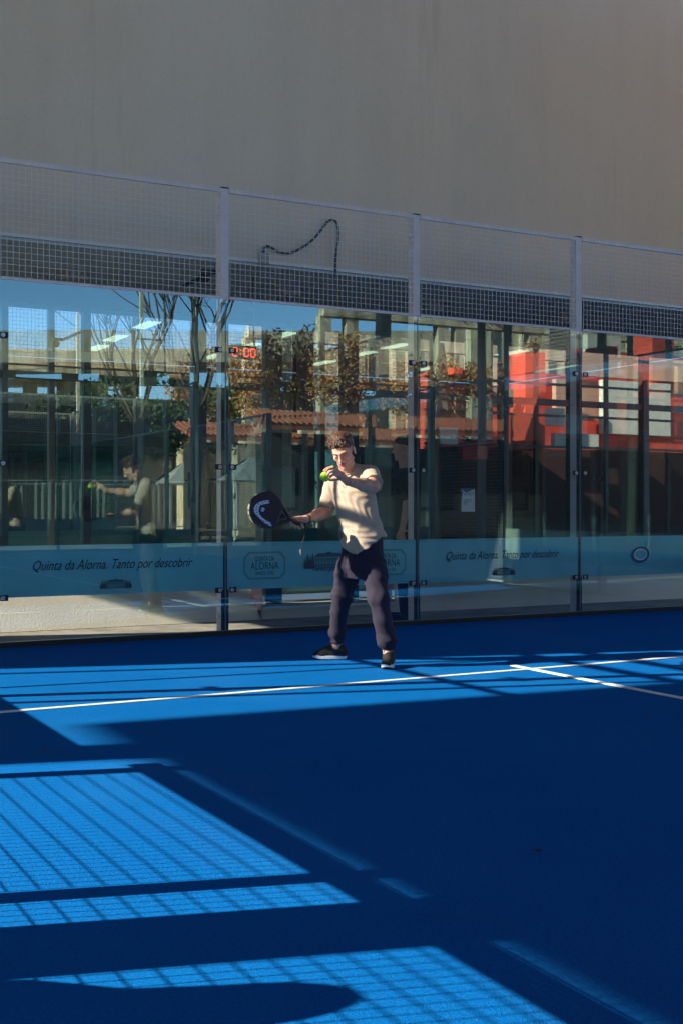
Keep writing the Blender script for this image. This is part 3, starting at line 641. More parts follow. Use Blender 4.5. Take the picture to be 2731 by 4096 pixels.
obj('roof', MB().add([(-1.0, 1, 1.95), (1.0, 1, 1.95), (1.0, -1, 1.95), (-1.0, -1, 1.95), (0, 0, 2.75)], [(0, 1, 4), (1, 2, 4), (2, 3, 4), (3, 0, 4), (3, 2, 1, 0)]), M['boxgrey'], tn)
for a in (-1, 1):
    for c in (-1, 1): obj('leg', MB().box(a*.96-.03, a*.96+.03, c*.96-.03, c*.96+.03, 0, 1.949), M['white'], tn)
for x, y, hgt, lab in ((6.25, -20.25, 8.6, 'cream floodlight pole at the far right corner of the court'), (3.4, -26.5, 6.6, 'tall cream pole behind the far wall of the court'),
                       (6.3, -5.0, 6.8, 'cream floodlight pole beside the right side wall of the court'), (1.4, -31, 6.0, 'distant cream pole in front of the dark shed')):
    lp = root('lamp_post', lab, 'lamp post', (x, y, 0), group='floodlight poles round the court')
    obj('pole', MB().box(-.045, .045, -.045, .045, 0, hgt), M['cream'], lp)
    obj('lamp_head', MB().rbox(-.28, .28, -.12, .3, hgt+.001, hgt+.13, .02), M['blacksteel'], lp)

#PERSON
# ---------------------------------------------------------------- people: distance fields turned into one continuous surface
class Field:
    def __init__(s, lo, hi, res):
        s.lo = np.array(lo, float); s.res = res; s.n = np.ceil((np.array(hi)-s.lo)/res).astype(int)+1
        s.f = np.full(s.n, 1.0, np.float32)
    def blk(s, lo, hi):
        a = np.clip(np.floor((np.array(lo)-s.lo)/s.res).astype(int), 0, s.n-1); b = np.clip(np.ceil((np.array(hi)-s.lo)/s.res).astype(int)+1, 1, s.n)
        sl = tuple(slice(i, j) for i, j in zip(a, b))
        g = [(s.lo[k]+s.res*np.arange(a[k], b[k])).astype(np.float32) for k in range(3)]
        return sl, g[0][:, None, None], g[1][None, :, None], g[2][None, None, :]
    def put(s, fn, lo, hi, k=.01, op='u'):
        m = .05; sl, X, Y, Z = s.blk(np.array(lo)-m, np.array(hi)+m)
        if min(i.stop-i.start for i in sl) <= 0: return
        d = fn(X, Y, Z); a = s.f[sl]
        if op == 'u':
            h = np.clip(.5+.5*(a-d)/k, 0, 1); s.f[sl] = a*(1-h)+d*h-k*h*(1-h)
        elif op == 'd':
            h = np.clip(.5-.5*(a+d)/k, 0, 1); s.f[sl] = a*(1-h)-d*h+k*h*(1-h)
        else: s.f[sl] = np.maximum(a, d)
    def cone(s, a, b, ra, rb, k=.01, op='u', cut=False):
        a = np.array(a, float); b = np.array(b, float); ab = b-a; L2 = ab@ab; r = max(ra, rb)
        def fn(X, Y, Z):
            px, py, pz = X-a[0], Y-a[1], Z-a[2]; t0 = (px*ab[0]+py*ab[1]+pz*ab[2])/L2; t = np.clip(t0, 0, 1)
            d = np.sqrt((px-ab[0]*t)**2+(py-ab[1]*t)**2+(pz-ab[2]*t)**2)-(ra+(rb-ra)*t)
            if cut: d = np.maximum(d, (t0-1)*math.sqrt(L2))
            return d
        s.put(fn, np.minimum(a, b)-r, np.maximum(a, b)+r, k, op)
    def ell(s, c, r, Rm=None, k=.01, op='u'):
        c = np.array(c, float); r = np.array(r, float); Rm = np.eye(3) if Rm is None else Rm; q = r.max()
        def fn(X, Y, Z):
            p = [X-c[0], Y-c[1], Z-c[2]]; l = [p[0]*Rm[i][0]+p[1]*Rm[i][1]+p[2]*Rm[i][2] for i in range(3)]
            k0 = np.sqrt(sum((l[i]/r[i])**2 for i in range(3))); k1 = np.sqrt(sum((l[i]/r[i]**2)**2 for i in range(3)))
            return k0*(k0-1)/np.maximum(k1, 1e-6)
        s.put(fn, c-q, c+q, k, op)
    def loft(s, sec, k=.02, top=None, bot=None, op='u'):
        """sec: (z, cx, cy, rx, ry, rot) sections"""
        z = [q[0] for q in sec]; cols = list(zip(*sec)); r = max(max(cols[3]), max(cols[4]))
        lo = (min(cols[1])-r, min(cols[2])-r, z[0]-.02); hi = (max(cols[1])+r, max(cols[2])+r, z[-1]+.02)
        def fn(X, Y, Z):
            cx, cy, rx, ry, ro = (np.interp(Z, z, c) for c in cols[1:]); u, v = X-cx, Y-cy; c, sn = np.cos(ro), np.sin(ro)
            a = u*c+v*sn; b = -u*sn+v*c; q = np.sqrt((a/rx)**2+(b/ry)**2); g = np.sqrt((a/rx**2)**2+(b/ry**2)**2)
            d = q*(q-1)/np.maximum(g, 1e-6)
            zt = z[-1] if top is None else top(X, Y); zb = z[0] if bot is None else bot(X, Y)
            return np.maximum(np.maximum(d, Z-zt), zb-Z)
        s.put(fn, lo, hi, k, op)
    def warp(s, fn):
        sl, X, Y, Z = s.blk(s.lo, s.lo+s.res*s.n); s.f += fn(X, Y, Z).astype(np.float32)
    def mesh(s):
        f = s.f; ins = f < 0; n = f.shape
        c = np.zeros((n[0]-1, n[1]-1, n[2]-1), np.int8)
        for i in (0, 1):
            for j in (0, 1):
                for k in (0, 1): c += ins[i:n[0]-1+i, j:n[1]-1+j, k:n[2]-1+k]
        cells = np.argwhere((c > 0) & (c < 8)); idx = -np.ones(c.shape, np.int64); idx[tuple(cells.T)] = np.arange(len(cells))
        acc = np.zeros((len(cells), 3)); cnt = np.zeros(len(cells)); x, y, z = cells.T
        cor = [(i, j, k) for i in (0, 1) for j in (0, 1) for k in (0, 1)]
        for a in cor:
            for ax in range(3):
                if a[ax]: continue
                b = list(a); b[ax] = 1
                fa = f[x+a[0], y+a[1], z+a[2]].astype(float); fb = f[x+b[0], y+b[1], z+b[2]].astype(float)
                m = (fa < 0) != (fb < 0); t = np.where(m, fa/np.where(m, fa-fb, 1), 0)
                p = np.array(a, float)[None]+np.zeros((len(cells), 3)); p[:, ax] = t
                acc[m] += p[m]; cnt[m] += 1
        V = s.lo+s.res*(cells+acc/cnt[:, None]); Q = []
        for ax in range(3):
            o1, o2 = (ax+1) % 3, (ax+2) % 3
            sa = [slice(None)]*3; sb = [slice(None)]*3; sa[ax] = slice(0, -1); sb[ax] = slice(1, None)
            e = np.argwhere(ins[tuple(sa)] != ins[tuple(sb)]); e = e[(e[:, o1] > 0) & (e[:, o2] > 0) & (e[:, o1] < n[o1]-1) & (e[:, o2] < n[o2]-1)]
            q = []
            for d1, d2 in ((-1, -1), (0, -1), (0, 0), (-1, 0)):
                w = e.copy(); w[:, o1] += d1; w[:, o2] += d2; q.append(idx[tuple(w.T)])
            q = np.stack(q, 1); fl = ins[tuple(e.T)]; q[~fl] = q[~fl][:, ::-1]; Q.append(q)
        Q = np.concatenate(Q); Q = Q[(Q >= 0).all(1)]
        return V, Q
    def build(s, name, mats, parent=None, matfn=None, relax=1, **kw):
        V, Q = s.mesh()
        for _ in range(relax):
            A = np.zeros_like(V); c = np.zeros(len(V))
            for i in range(4):
                for j in (1, 3):
                    np.add.at(A, Q[:, i], V[Q[:, (i+j) % 4]]); np.add.at(c, Q[:, i], 1)
            V = V*.5+.5*A/np.maximum(c, 1)[:, None]
        me = bpy.data.meshes.new(name); me.vertices.add(len(V)); me.vertices.foreach_set('co', V.ravel())
        me.loops.add(Q.size); me.loops.foreach_set('vertex_index', Q.ravel().astype(np.int32))
        me.polygons.add(len(Q)); me.polygons.foreach_set('loop_start', np.arange(0, Q.size, 4, dtype=np.int32)); me.polygons.foreach_set('loop_total', np.full(len(Q), 4, np.int32))
        for m in mats: me.materials.append(m)
        me.polygons.foreach_set('use_smooth', np.ones(len(Q), bool))
        if matfn is not None: me.polygons.foreach_set('material_index', matfn(V[Q].mean(1)).astype(np.int32))
        me.update(); me.validate(); return link(name, me, parent, **kw)
def head_frame(yaw, pitch, roll):
    """rows r (his left), f (face forward), u (up); person faces -y"""
    fy = np.array((-math.sin(yaw), -math.cos(yaw), 0)); r0 = np.array((math.cos(yaw), -math.sin(yaw), 0)); z = np.array((0, 0, 1.))
    f = math.cos(pitch)*fy-math.sin(pitch)*z; u = math.sin(pitch)*fy+math.cos(pitch)*z
    return np.stack((r0*math.cos(roll)+u*math.sin(roll), f, u*math.cos(roll)-r0*math.sin(roll)))
def head(F, c, H):
    c = np.array(c); w = lambda p: c+p[0]*H[0]+p[1]*H[1]+p[2]*H[2]
    E = lambda p, r, k=.012, op='u': F.ell(w(p), r, H, k, op)
    C = lambda a, b, ra, rb, k=.008, op='u': F.cone(w(a), w(b), ra, rb, k, op)
    E((0, -.012, .045), (.077, .096, .082)); E((0, .026, -.020), (.060, .066, .088), .02); E((0, .036, -.078), (.044, .048, .034), .02)
    E((0, .074, -.098), (.021, .018, .017), .014)
    for s in (-1, 1):
        C((s*.050, .005, -.055), (s*.030, .05, -.088), .016, .014, .018); E((s*.040, .062, -.014), (.020, .019, .018), .018)
        C((s*.010, .091, .026), (s*.042, .078, .027), .008, .008, .012)
        E((s*.031, .097, .004), (.017, .014, .011), .008, 'd'); E((s*.031, .080, .003), (.0145, .0135, .0125), .003)
        C((s*.019, .089, -.001), (s*.044, .083, .001), .0022, .0022, .002)
        E((s*.011, .098, -.034), (.009, .010, .008), .006)
        E((s*.079, -.012, -.006), (.007, .019, .031), .006); E((s*.086, -.008, -.004), (.004, .011, .020), .004, 'd')
    C((0, .090, .018), (0, .108, -.024), .0085, .0105, .008); E((0, .110, -.028), (.012, .011, .010), .006)
    E((0, .088, -.052), (.024, .010, .0065), .004); E((0, .086, -.063), (.020, .011, .007), .004); E((0, .099, -.0575), (.023, .006, .0016), .002, 'd')
    return w
def in_head(c, H, P):
    d = P-np.array(c); return d@H[0], d@H[1], d@H[2]
def hair(name, c, H, parent, style, mat):
    c = np.array(c); F = Field(c-.17, c+.20, .0027); w = lambda p: c+p[0]*H[0]+p[1]*H[1]+p[2]*H[2]
    F.ell(w((0, -.016, .056)), (.0795, .098, .083), H, .01)
    if style == 'quiff':
        st = random.getstate(); random.seed(3)
        F.ell(w((-.008, .026, .113)), (.058, .044, .024), H, .02)
        for i in range(620):                     # tufts combed back and to his right
            x = random.uniform(-.074, .074); g = random.uniform(-.10, .085)
            q = 1-(x/.084)**2-((g+.014)/.108)**2
            if q < .03: continue
            hh = .054+.082*math.sqrt(q); front = max(0, (g+.02)/.10)
            p0 = (x, g, hh-.003); L_ = random.uniform(.014, .040)*(1+1.0*front*(1 if x > -.03 else .6))
            p1 = (x-L_*random.uniform(.3, .8)-.004, g-L_*(.75-.55*front)+random.gauss(0, .004), hh+L_*(-.05+.62*front)+random.uniform(-.002, .005))
            F.cone(w(p0), w(p1), .0062, .0012, .0025)
        for i in range(260):                     # sides, combed down and back
            a = random.uniform(-2.9, 2.9); zz = random.uniform(-.45, .55)
            cxy = math.sqrt(1-zz*zz); d = (math.sin(a)*cxy, -math.cos(a)*cxy, zz)
            if d[1] > .62: continue
            p0 = (d[0]*.078, -.016+d[1]*.096, .056+zz*.082); L_ = random.uniform(.014, .028)
            F.cone(w(p0), w((p0[0]+d[0]*.004, p0[1]-L_*.7, p0[2]-L_*.65)), .0055, .001, .0025)
        for i in range(22):                      # hairline tufts falling slightly forward over the brow
            x = -.062+.0058*i; F.cone(w((x, .052-.25*x*x/.06, .104)), w((x-.014, .060-.3*x*x/.06+random.gauss(0, .003), .128+random.gauss(0, .005))), .008, .002, .004)
        random.setstate(st)
    # keep the face, ears and neck clear
    F.ell(w((0, .100, -.010)), (.070, .048, .078), H, .006, 'd'); F.ell(w((0, .135, .035)), (.075, .05, .042), H, .01, 'd')
    for s in (-1, 1): F.ell(w((s*.088, .005, -.025)), (.022, .036, .042), H, .006, 'd')
    def low(X, Y, Z):
        u = (X-c[0])*H[2][0]+(Y-c[1])*H[2][1]+(Z-c[2])*H[2][2]; f = (X-c[0])*H[1][0]+(Y-c[1])*H[1][1]+(Z-c[2])*H[1][2]
        return (-.045-u)*1.0+np.clip(f, 0, .1)*.75
    F.put(low, c-.17, c+.20, .01, 'i')
    def strands(X, Y, Z):
        r = (X-c[0])*H[0][0]+(Y-c[1])*H[0][1]+(Z-c[2])*H[0][2]; f = (X-c[0])*H[1][0]+(Y-c[1])*H[1][1]+(Z-c[2])*H[1][2]; u = (X-c[0])*H[2][0]+(Y-c[1])*H[2][1]+(Z-c[2])*H[2][2]
        return .0009*np.sin(420*r+90*f+2*np.sin(60*f+40*u))*np.cos(120*r-70*u)
    F.warp(strands)
    return F.build(name, [mat], parent, relax=0)
def capsule_chain(F, pts, rs, k): 
    for i in range(len(pts)-1): F.cone(pts[i], pts[i+1], rs[i], rs[i+1], k)

# ---- the player; local frame: x to the right of the picture, -y towards the photographer
pl_loc = (-4.15+8.6*math.sin(R(28.64)), -9.73+8.6*math.cos(R(28.64)), 0)
hc, Hm = (.014, -.122, 1.528), head_frame(R(16), R(27), R(9))
F = Field((-.42, -.72, -.0), (.42, .42, 1.70), .004)
head(F, hc, Hm)
F.cone((.028, -.075, 1.47), (.062, .005, 1.36), .056, .062, .02)
F.loft([(.68, .145, .0, .13, .09, -.5), (.85, .148, 0, .125, .09, -.6), (1.0, .13, 0, .13, .09, -.7), (1.25, .09, 0, .15, .09, -.7), (1.36, .07, 0, .11, .07, -.7)], .03)
Rs, Re, Rw = (-.047, .12, 1.345), (-.110, .065, 1.100), (-.250, -.095, 1.050)
Ls, Le, Lw = (.205, -.10, 1.360), (.214, -.355, 1.278), (.036, -.515, 1.310)
F.cone(Rs, Re, .055, .046, .02); F.cone(Re, tuple(np.array(Re)*.6+np.array(Rw)*.4), .045, .044, .02); F.cone(tuple(np.array(Re)*.65+np.array(Rw)*.35), Rw, .043, .026, .02)
F.cone(Ls, Le, .055, .048, .02); F.cone(Le, tuple(np.array(Le)*.65+np.array(Lw)*.35), .048, .046, .02); F.cone(tuple(np.array(Le)*.65+np.array(Lw)*.35), Lw, .045, .0265, .02)
# his right hand on the handle
Hh = np.array((-.300, -.112, 1.024)); ea = np.array((-.827, -.449, .339))
F.cone(Rw, (-.292, -.098, 1.045), .025, .027, .012); F.cone((-.28, -.098, 1.040), (-.325, -.108, 1.045), .024, .020, .01)
capsule_chain(F, [(-.258, -.112, 1.056), (-.300, -.132, 1.060), (-.338, -.148, 1.056), (-.362, -.155, 1.050)], [.015, .0115, .010, .0085], .004)
for tip, mid, kn in (((-.357, -.158, 1.030), (-.352, -.150, 1.008), (-.332, -.10, 1.020)), ((-.333, -.160, 1.006), (-.325, -.142, .990), (-.312, -.092, 1.010)),
                     ((-.306, -.156, .998), (-.297, -.136, .982), (-.290, -.086, 1.004)), ((-.281, -.146, 1.012), (-.272, -.128, .990), (-.270, -.085, 1.008))):
    capsule_chain(F, [(kn[0]+.01, kn[1]+.006, kn[2]+.022), kn, mid, tip], [.0115, .0105, .0092, .0080], .003)
# his left hand round the ball
bc = (-.110, -.610, 1.338)
F.cone(Lw, (-.004, -.548, 1.345), .025, .027, .012); F.cone((.0, -.545, 1.352), (-.028, -.578, 1.372), .023, .017, .01); F.cone((.0, -.550, 1.338), (-.028, -.585, 1.350), .020, .016, .01)
for ch in ([(-.026, -.570, 1.384), (-.058, -.594, 1.405), (-.092, -.603, 1.396), (-.116, -.604, 1.380)], [(-.026, -.584, 1.376), (-.056, -.612, 1.396), (-.086, -.630, 1.388), (-.104, -.636, 1.373)],
           [(-.026, -.594, 1.362), (-.054, -.624, 1.376), (-.078, -.642, 1.366), (-.093, -.648, 1.349)], [(-.024, -.590, 1.347), (-.048, -.620, 1.354), (-.066, -.634, 1.345), (-.080, -.638, 1.330)]):
    capsule_chain(F, ch, [.0115, .0100, .0088, .0078], .003)
capsule_chain(F, [(.004, -.545, 1.330), (-.030, -.560, 1.324), (-.058, -.572, 1.318), (-.078, -.584, 1.316)], [.015, .0118, .0100, .0088], .003)
# legs
for h_, k_, s_, a_ in (((.07, .07, .70), (.003, .12, .48), (-.022, .19, .32), (-.034, .262, .09)), ((.222, -.04, .70), (.257, -.18, .48), (.298, -.165, .32), (.335, -.130, .09))):
    capsule_chain(F, [h_, k_, s_, a_], [.07, .055, .045, .038], .02)
F.cone((-.034, .262, .085), (-.14, .262, .045), .036, .028, .02); F.cone((.335, -.130, .085), (.315, -.235, .045), .036, .028, .02)
def skin_mat(Pn):
    r, f, u = in_head(hc, Hm, Pn)
    o = np.zeros(len(Pn)); o[(f > .015) & (u < -.030) & (u > -.13) & (np.abs(r) < .075) & ~((np.abs(r) < .028) & (u > -.042))] = 2
    o[(np.abs(r) < .025) & (f > .07) & (u > -.0705) & (u < -.0465) & (np.abs(u+.058) < .0125-.25*np.abs(r))] = 1; return o
player = F.build('person', [M['skin'], M['lips'], M['stubble']], None, skin_mat,
                 label='man in a taupe t-shirt and plum trousers holding a padel racket and a ball', cat='person')
del F
hair('hair', hc, Hm, player, 'quiff', M['hair'])
wl = lambda p: tuple(np.array(hc)+p[0]*Hm[0]+p[1]*Hm[1]+p[2]*Hm[2])
for s in (-1, 1):
    obj('eyebrow', MB().tube([wl((s*.014, .1005, .0235)), wl((s*.026, .101, .029)), wl((s*.038, .0935, .030)), wl((s*.050, .080, .024))], [.0026, .0034, .0032, .0012], 6), M['hair'], player, smooth=True)
    obj('eyelashes', MB().tube([wl((s*.018, .0905, -.003)), wl((s*.026, .0945, -.0065)), wl((s*.036, .0935, -.0065)), wl((s*.046, .085, -.001))], [.0005, .0009, .0010, .0006], 5), M['hair'], player, smooth=True)
# t-shirt
S = Field((-.24, -.50, .74), (.42, .30, 1.50), .0042)
yw = R(-38)
def hem(X, Y):
    return np.where(X < .11, .800+.062*np.clip((.11-X)/.12, 0, 1)**1.5, .800+.125*np.clip((X-.11)/.18, 0, 1)**1.2)
S.loft([(.76, .150, -.01, .158, .122, yw), (.85, .153, -.01, .166, .126, yw), (.93, .162, -.01, .176, .130, yw), (1.03, .130, -.01, .170, .122, yw), (1.14, .100, 0, .172, .118, yw),
        (1.25, .088, .005, .178, .118, yw), (1.33, .083, .01, .170, .108, yw), (1.385, .075, .01, .125, .085, yw), (1.42, .066, .01, .075, .066, yw)], .03, bot=hem)
S.cone((.03, .06, 1.385), (-.045, .12, 1.350), .050, .066, .03); S.cone((.10, -.03, 1.395), (.200, -.095, 1.362), .052, .068, .03)
S.cone((-.045, .118, 1.345), (-.108, .066, 1.125), .070, .061, .02, cut=True)
S.cone((.200, -.095, 1.358), (.222, -.300, 1.298), .074, .066, .025, cut=True)
def folds(X, Y, Z):
    m = np.clip((1.42-Z)/.2, 0, 1)
    a = .0070*np.sin(46*(X*.9+.55*Z)+2.2*np.sin(9*Z)+1.3*np.sin(14*Y))*np.clip((1.10-Z)/.3, .12, 1)
    b = .0060*np.sin(58*(.35*X-.9*Z)+3*np.sin(17*X)+2*np.sin(11*Y))*np.exp(-((X-.27)/.10)**2)*np.exp(-((Z-.98)/.14)**2)
    c = .0042*np.sin(120*(.45*X+.9*Z)+4*Y*12)*np.exp(-(((X-.20)/.06)**2+((Y+.15)/.09)**2+((Z-1.37)/.06)**2))
    d = .0055*np.sin(70*(.8*X+.6*Z)+1.5)*np.exp(-(((X+.06)/.07)**2+((Z-1.17)/.10)**2))
    e = .0034*np.sin(23*X+31*Z+5*np.sin(13*Z+7*X))+.0016*np.sin(80*X-50*Z+6*np.sin(21*Z+15*X))
    g = .012*np.exp(-((X-.10-.35*(Z-.95))/.022)**2)*np.exp(-((Z-.93)/.10)**2)*np.clip(-Y*20, 0, 1)
    return (a+b+c+d+e)*m-g*.5
S.warp(folds)
S.cone((.030, -.072, 1.470), (.062, .012, 1.372), .0565, .063, .004, 'd')
def collar(X, Y, Z):
    c0 = np.array((.038, -.050, 1.412)); n = np.array((-.24, -.66, .71)); n /= np.linalg.norm(n)
    px, py, pz = X-c0[0], Y-c0[1], Z-c0[2]; h_ = px*n[0]+py*n[1]+pz*n[2]; q = np.sqrt(np.maximum(px**2+py**2+pz**2-h_**2, 0))-.069
    return np.sqrt(q**2+(h_/1.6)**2)-.0055
S.put(collar, (-.06, -.16, 1.33), (.14, .06, 1.49), .006)
shirt = S.build('t_shirt', [M['shirt']], player, relax=1)
del S
# trousers
T = Field((-.20, -.35, .08), (.46, .40, .93), .0045)
T.loft([(.62, .150, .01, .165, .115, -.45), (.70, .148, 0, .176, .128, -.5), (.78, .150, 0, .166, .122, -.55), (.90, .155, 0, .150, .112, -.6)], .02)
capsule_chain(T, [(.060, .075, .70), (.048, .085, .655), (.004, .115, .485), (-.020, .175, .36), (-.030, .235, .22), (-.033, .255, .140)], [.102, .092, .077, .063, .060, .052], .022)
capsule_chain(T, [(.226, -.04, .70), (.240, -.06, .655), (.259, -.165, .495), (.290, -.170, .34), (.322, -.145, .200), (.334, -.135, .125)], [.096, .088, .072, .064, .072, .046], .022)
def tf(X, Y, Z):
    a = .0050*np.sin(50*(Z*.8+X*.5)+3*np.sin(12*X)+2*np.sin(9*Y))*(np.exp(-((Z-.48)/.06)**2)+1.3*np.exp(-((Z-.19)/.06)**2)+.8*np.exp(-((Z-.64)/.05)**2))
    b = .0022*np.sin(21*X+13*Z+4*np.sin(7*Z+6*Y))+.0018*np.sin(70*X+60*Z+7*np.sin(11*Z+9*Y)); c = .0045*np.sin(90*Z+22*X+9*Y)*np.exp(-((Z-.155)/.035)**2)
    return a+b+c
T.warp(tf)
T.put(lambda X, Y, Z: .118-Z+.0*X+.0*Y, (-.2, -.35, .08), (.46, .40, .3), .01, 'i')
tr = T.build('trousers', [M['pants']], player, relax=1)
del T
for x, y in ((.050, -.150), (.068, -.154)):
    obj('drawstring', MB().tube([(x, y+.03, .81), (x-.002, y-.004, .78), (x+.004, y-.012, .745), (x+.002, y-.006, .725)], .0032, 6), M['cord'], player)
obj('seam', MB().tube([(.083, -.028, .60), (.066, .018, .52), (.050, .052, .44), (.040, .108, .34), (.024, .175, .24)], .0022, 5), M['rframe'], tr)
def shoe(ank, ang):
    ca, sa = math.cos(ang), math.sin(ang); T2 = np.array(((ca, sa, 0), (-sa, ca, 0), (0, 0, 1)))       # rows: toe dir, side, up
    w = lambda t, s, z: (ank[0]+ca*t-sa*s, ank[1]+sa*t+ca*s, z)
    lo = np.array((ank[0]-.25, ank[1]-.25, -.005)); F = Field(lo, lo+(.5, .5, .20), .0035)
    F.cone(w(-.045, 0, .055), w(.02, 0, .060), .039, .041, .02); F.cone(w(.02, 0, .055), w(.10, .002, .042), .040, .040, .02); F.cone(w(.10, .002, .040), w(.150, .004, .034), .039, .028, .02)
    F.cone(w(-.025, 0, .07), w(-.015, 0, .105), .040, .042, .02); F.cone(w(.015, 0, .090), w(.07, 0, .070), .030, .028, .02)
    F.cone(w(-.02, 0, .13), w(-.012, 0, .09), .036, .032, .006, 'd')
    F.put(lambda X, Y, Z: .028-Z+0*X+0*Y, lo, lo+.5, .01, 'i')
    u = F.build('shoe', [M['shoe']], player, relax=1)
    def slab(z0, z1, gx, mat, nm):
        b = MB(); pts = []
        for i in range(36):
            a = 2*math.pi*i/36; c_, s_ = math.cos(a), math.sin(a); t = .052+(.128+gx)*c_; wd = (.040+.008*min(1, max(-1, (t-.0)/.1)))+gx
            pts.append((t, wd*math.copysign(abs(s_)**.75, s_)))
        pr = [(z0, .96), (z0+.004, 1.0), (z1-.003, .985), (z1, .95)]; vs = []; fs = []
        for z, k in pr:
            for t, s_ in pts:
                lift = .012*max(0, (t-.10)/.08)**2; vs.append(w(.052+(t-.052)*k, s_*k, z+lift*(1 if z < .02 else .6)))
        n = 36
        for j in range(3):
            for i in range(n): fs.append((j*n+i, j*n+(i+1) % n, (j+1)*n+(i+1) % n, (j+1)*n+i))
        fs += [tuple(range(n-1, -1, -1)), tuple(range(3*n, 4*n))]
        return obj(nm, b.add(vs, fs), mat, u)
    slab(.006, .032, 0, M['sole'], 'midsole'); slab(.0, .0055, -.002, M['rubber'], 'outsole')
    b = MB()
    for i in range(5):
        t = .022+i*.017; z = .112-i*.0105
        b.tube([w(t, -.022, z-.008), w(t+.006, -.008, z+.004), w(t+.006, .008, z+.004), w(t, .022, z-.008)], .0028, 5)
        b.tube([w(t, .022, z-.008), w(t+.012, -.018, z-.006)], .0025, 5)
    for s in (-1, 1):
        b.tube([w(.018, 0, .118), w(.028, s*.022, .132), w(.045, s*.036, .112), w(.035, s*.028, .100), w(.02, 0, .116)], .0025, 5)
        b.tube([w(.018, 0, .118), w(.035, s*.030, .108), w(.05, s*.042, .075)], .0025, 5)
    obj('laces', b, M['cord'], u)
    obj('sock', MB().tube([w(-.018, 0, .07), w(-.012, 0, .135)], [.035, .034], 20), M['boxgrey'], player)
shoe((-.036, .264), math.pi-.04); shoe((.338, -.128), -math.pi/2-.16)
def band(c, ax, r, w, t, mat, name, parent, flat=1.0):
    ax = np.array(ax)/np.linalg.norm(ax); a = np.cross(ax, (0, 0, 1)); a /= np.linalg.norm(a); b_ = np.cross(ax, a); vs = []; n = 28; c = np.array(c)
    for i in range(n):
        t_ = 2*math.pi*i/n; d = a*math.cos(t_)*flat+b_*math.sin(t_)
        for rr, h_ in ((r, -w/2), (r+t, -w/2), (r+t, w/2), (r, w/2)): vs.append(c+d*rr+ax*h_)
    fs = [(4*i+k, 4*((i+1) % n)+k, 4*((i+1) % n)+(k+1) % 4, 4*i+(k+1) % 4) for i in range(n) for k in range(4)]
    return obj(name, MB().add(vs, fs), mat, parent, smooth=False)
band((-.243, -.088, 1.051), np.array(Rw)-np.array(Re), .0275, .016, .003, M['strap'], 'wristband', player)
band((.040, -.512, 1.309), np.array(Lw)-np.array(Le)+np.array((0, 0, -.06)), .0295, .003, .002, M['cord'], 'bracelet', player)
obj('bracelet_cord', MB().tube([(.035, -.545, 1.300), (.030, -.552, 1.275), (.022, -.548, 1.262), (.012, -.545, 1.270), (.008, -.540, 1.288)], .0013, 5), M['cord'], player)
player.location = pl_loc; player.rotation_euler = (0, 0, R(-28.64))
PM = Matrix.LocRotScale(Vector(pl_loc), player.rotation_euler, Vector((1, 1, 1)))

# ---- ball
def wpt(p): return tuple(PM @ Vector(p))
bl = root('tennis_ball', 'bright yellow green ball held up in his left hand', 'ball', wpt(bc))
obj('felt', MB().sphere((0, 0, 0), .0335, 28, 18), M['ball'], bl, smooth=True)
sm = []
for i in range(61):
    t = 2*math.pi*i/60; A, B_ = .44, .0338
    v = Vector((math.cos(t)*math.cos(A*math.cos(2*t)*1.2), math.sin(t)*math.cos(A*math.cos(2*t)*1.2), math.sin(A*math.cos(2*t)*1.2))); v.rotate(Matrix.Rotation(.8, 3, 'X') @ Matrix.Rotation(.5, 3, 'Y')); sm.append(v*B_)
obj('ball_seam', MB().tube(sm, .0009, 5, cap=False), M['seam'], bl)

# ---- racket, built in its own plane (a along the shaft from the butt, c across) and set in his right hand
e = Vector((-.827, -.449, .339)).normalized(); n0 = Vector((.35, -.93, 0)); n0 = (n0-e*n0.dot(e)).normalized(); cr = n0.cross(e)
butt = Vector((-.262, -.108, 1.005))
RM = PM @ Matrix((( e.x, cr.x, n0.x, butt.x), (e.y, cr.y, n0.y, butt.y), (e.z, cr.z, n0.z, butt.z), (0, 0, 0, 1)))
rk = root('padel_racket', 'dark blue padel racket with a pale curved logo held in his right hand', 'racket')
rk.matrix_world = RM; rk.location, q_, _s = RM.decompose(); rk.rotation_euler = q_.to_euler()
rc, rr = .322, .130
def outline(k=1.0, n=48):
    pts = []
    for i in range(n+1):
        a = -math.pi*.78+2*math.pi*.78*i/n; pts.append((rc+rr*k*math.cos(a)*1.02, rr*k*math.sin(a)))
    return pts
face_o = outline(.93)+[(.218, .040), (.218, -.040)]
obj('face', MB().prism([(a, b) for a, b in face_o], -.0165, .0165, 'z'), M['rface'], rk)
fo = outline(1.0); fi = outline(.925)
fr = MB()
for zz in ((-.019, .019),):
    n = len(fo); vs = []
    for (a, b), (a2, b2) in zip(fo, fi): vs += [(a, b, zz[0]+.004), (a, b, zz[1]-.004), (a2+(a-a2)*.35, b2+(b-b2)*.35, zz[1]), (a2, b2, zz[1]-.001), (a2, b2, zz[0]+.001), (a2+(a-a2)*.35, b2+(b-b2)*.35, zz[0])]
    fr.add(vs, [(6*i+k, 6*(i+1)+k, 6*(i+1)+(k+1) % 6, 6*i+(k+1) % 6) for i in range(n-1) for k in range(6)])
fr.tube([(fo[0][0]+.004, fo[0][1]+.006, 0), (.175, -.040, 0), (.135, -.014, 0)], [.014, .013, .015], 8); fr.tube([(fo[-1][0]+.004, fo[-1][1]-.006, 0), (.175, .040, 0), (.135, .014, 0)], [.014, .013, .015], 8)
fr.tube([(.214, -.062, 0), (.214, .062, 0)], [.012, .012], 8)
obj('frame', fr, M['rframe'], rk, smooth=False)
b = MB()
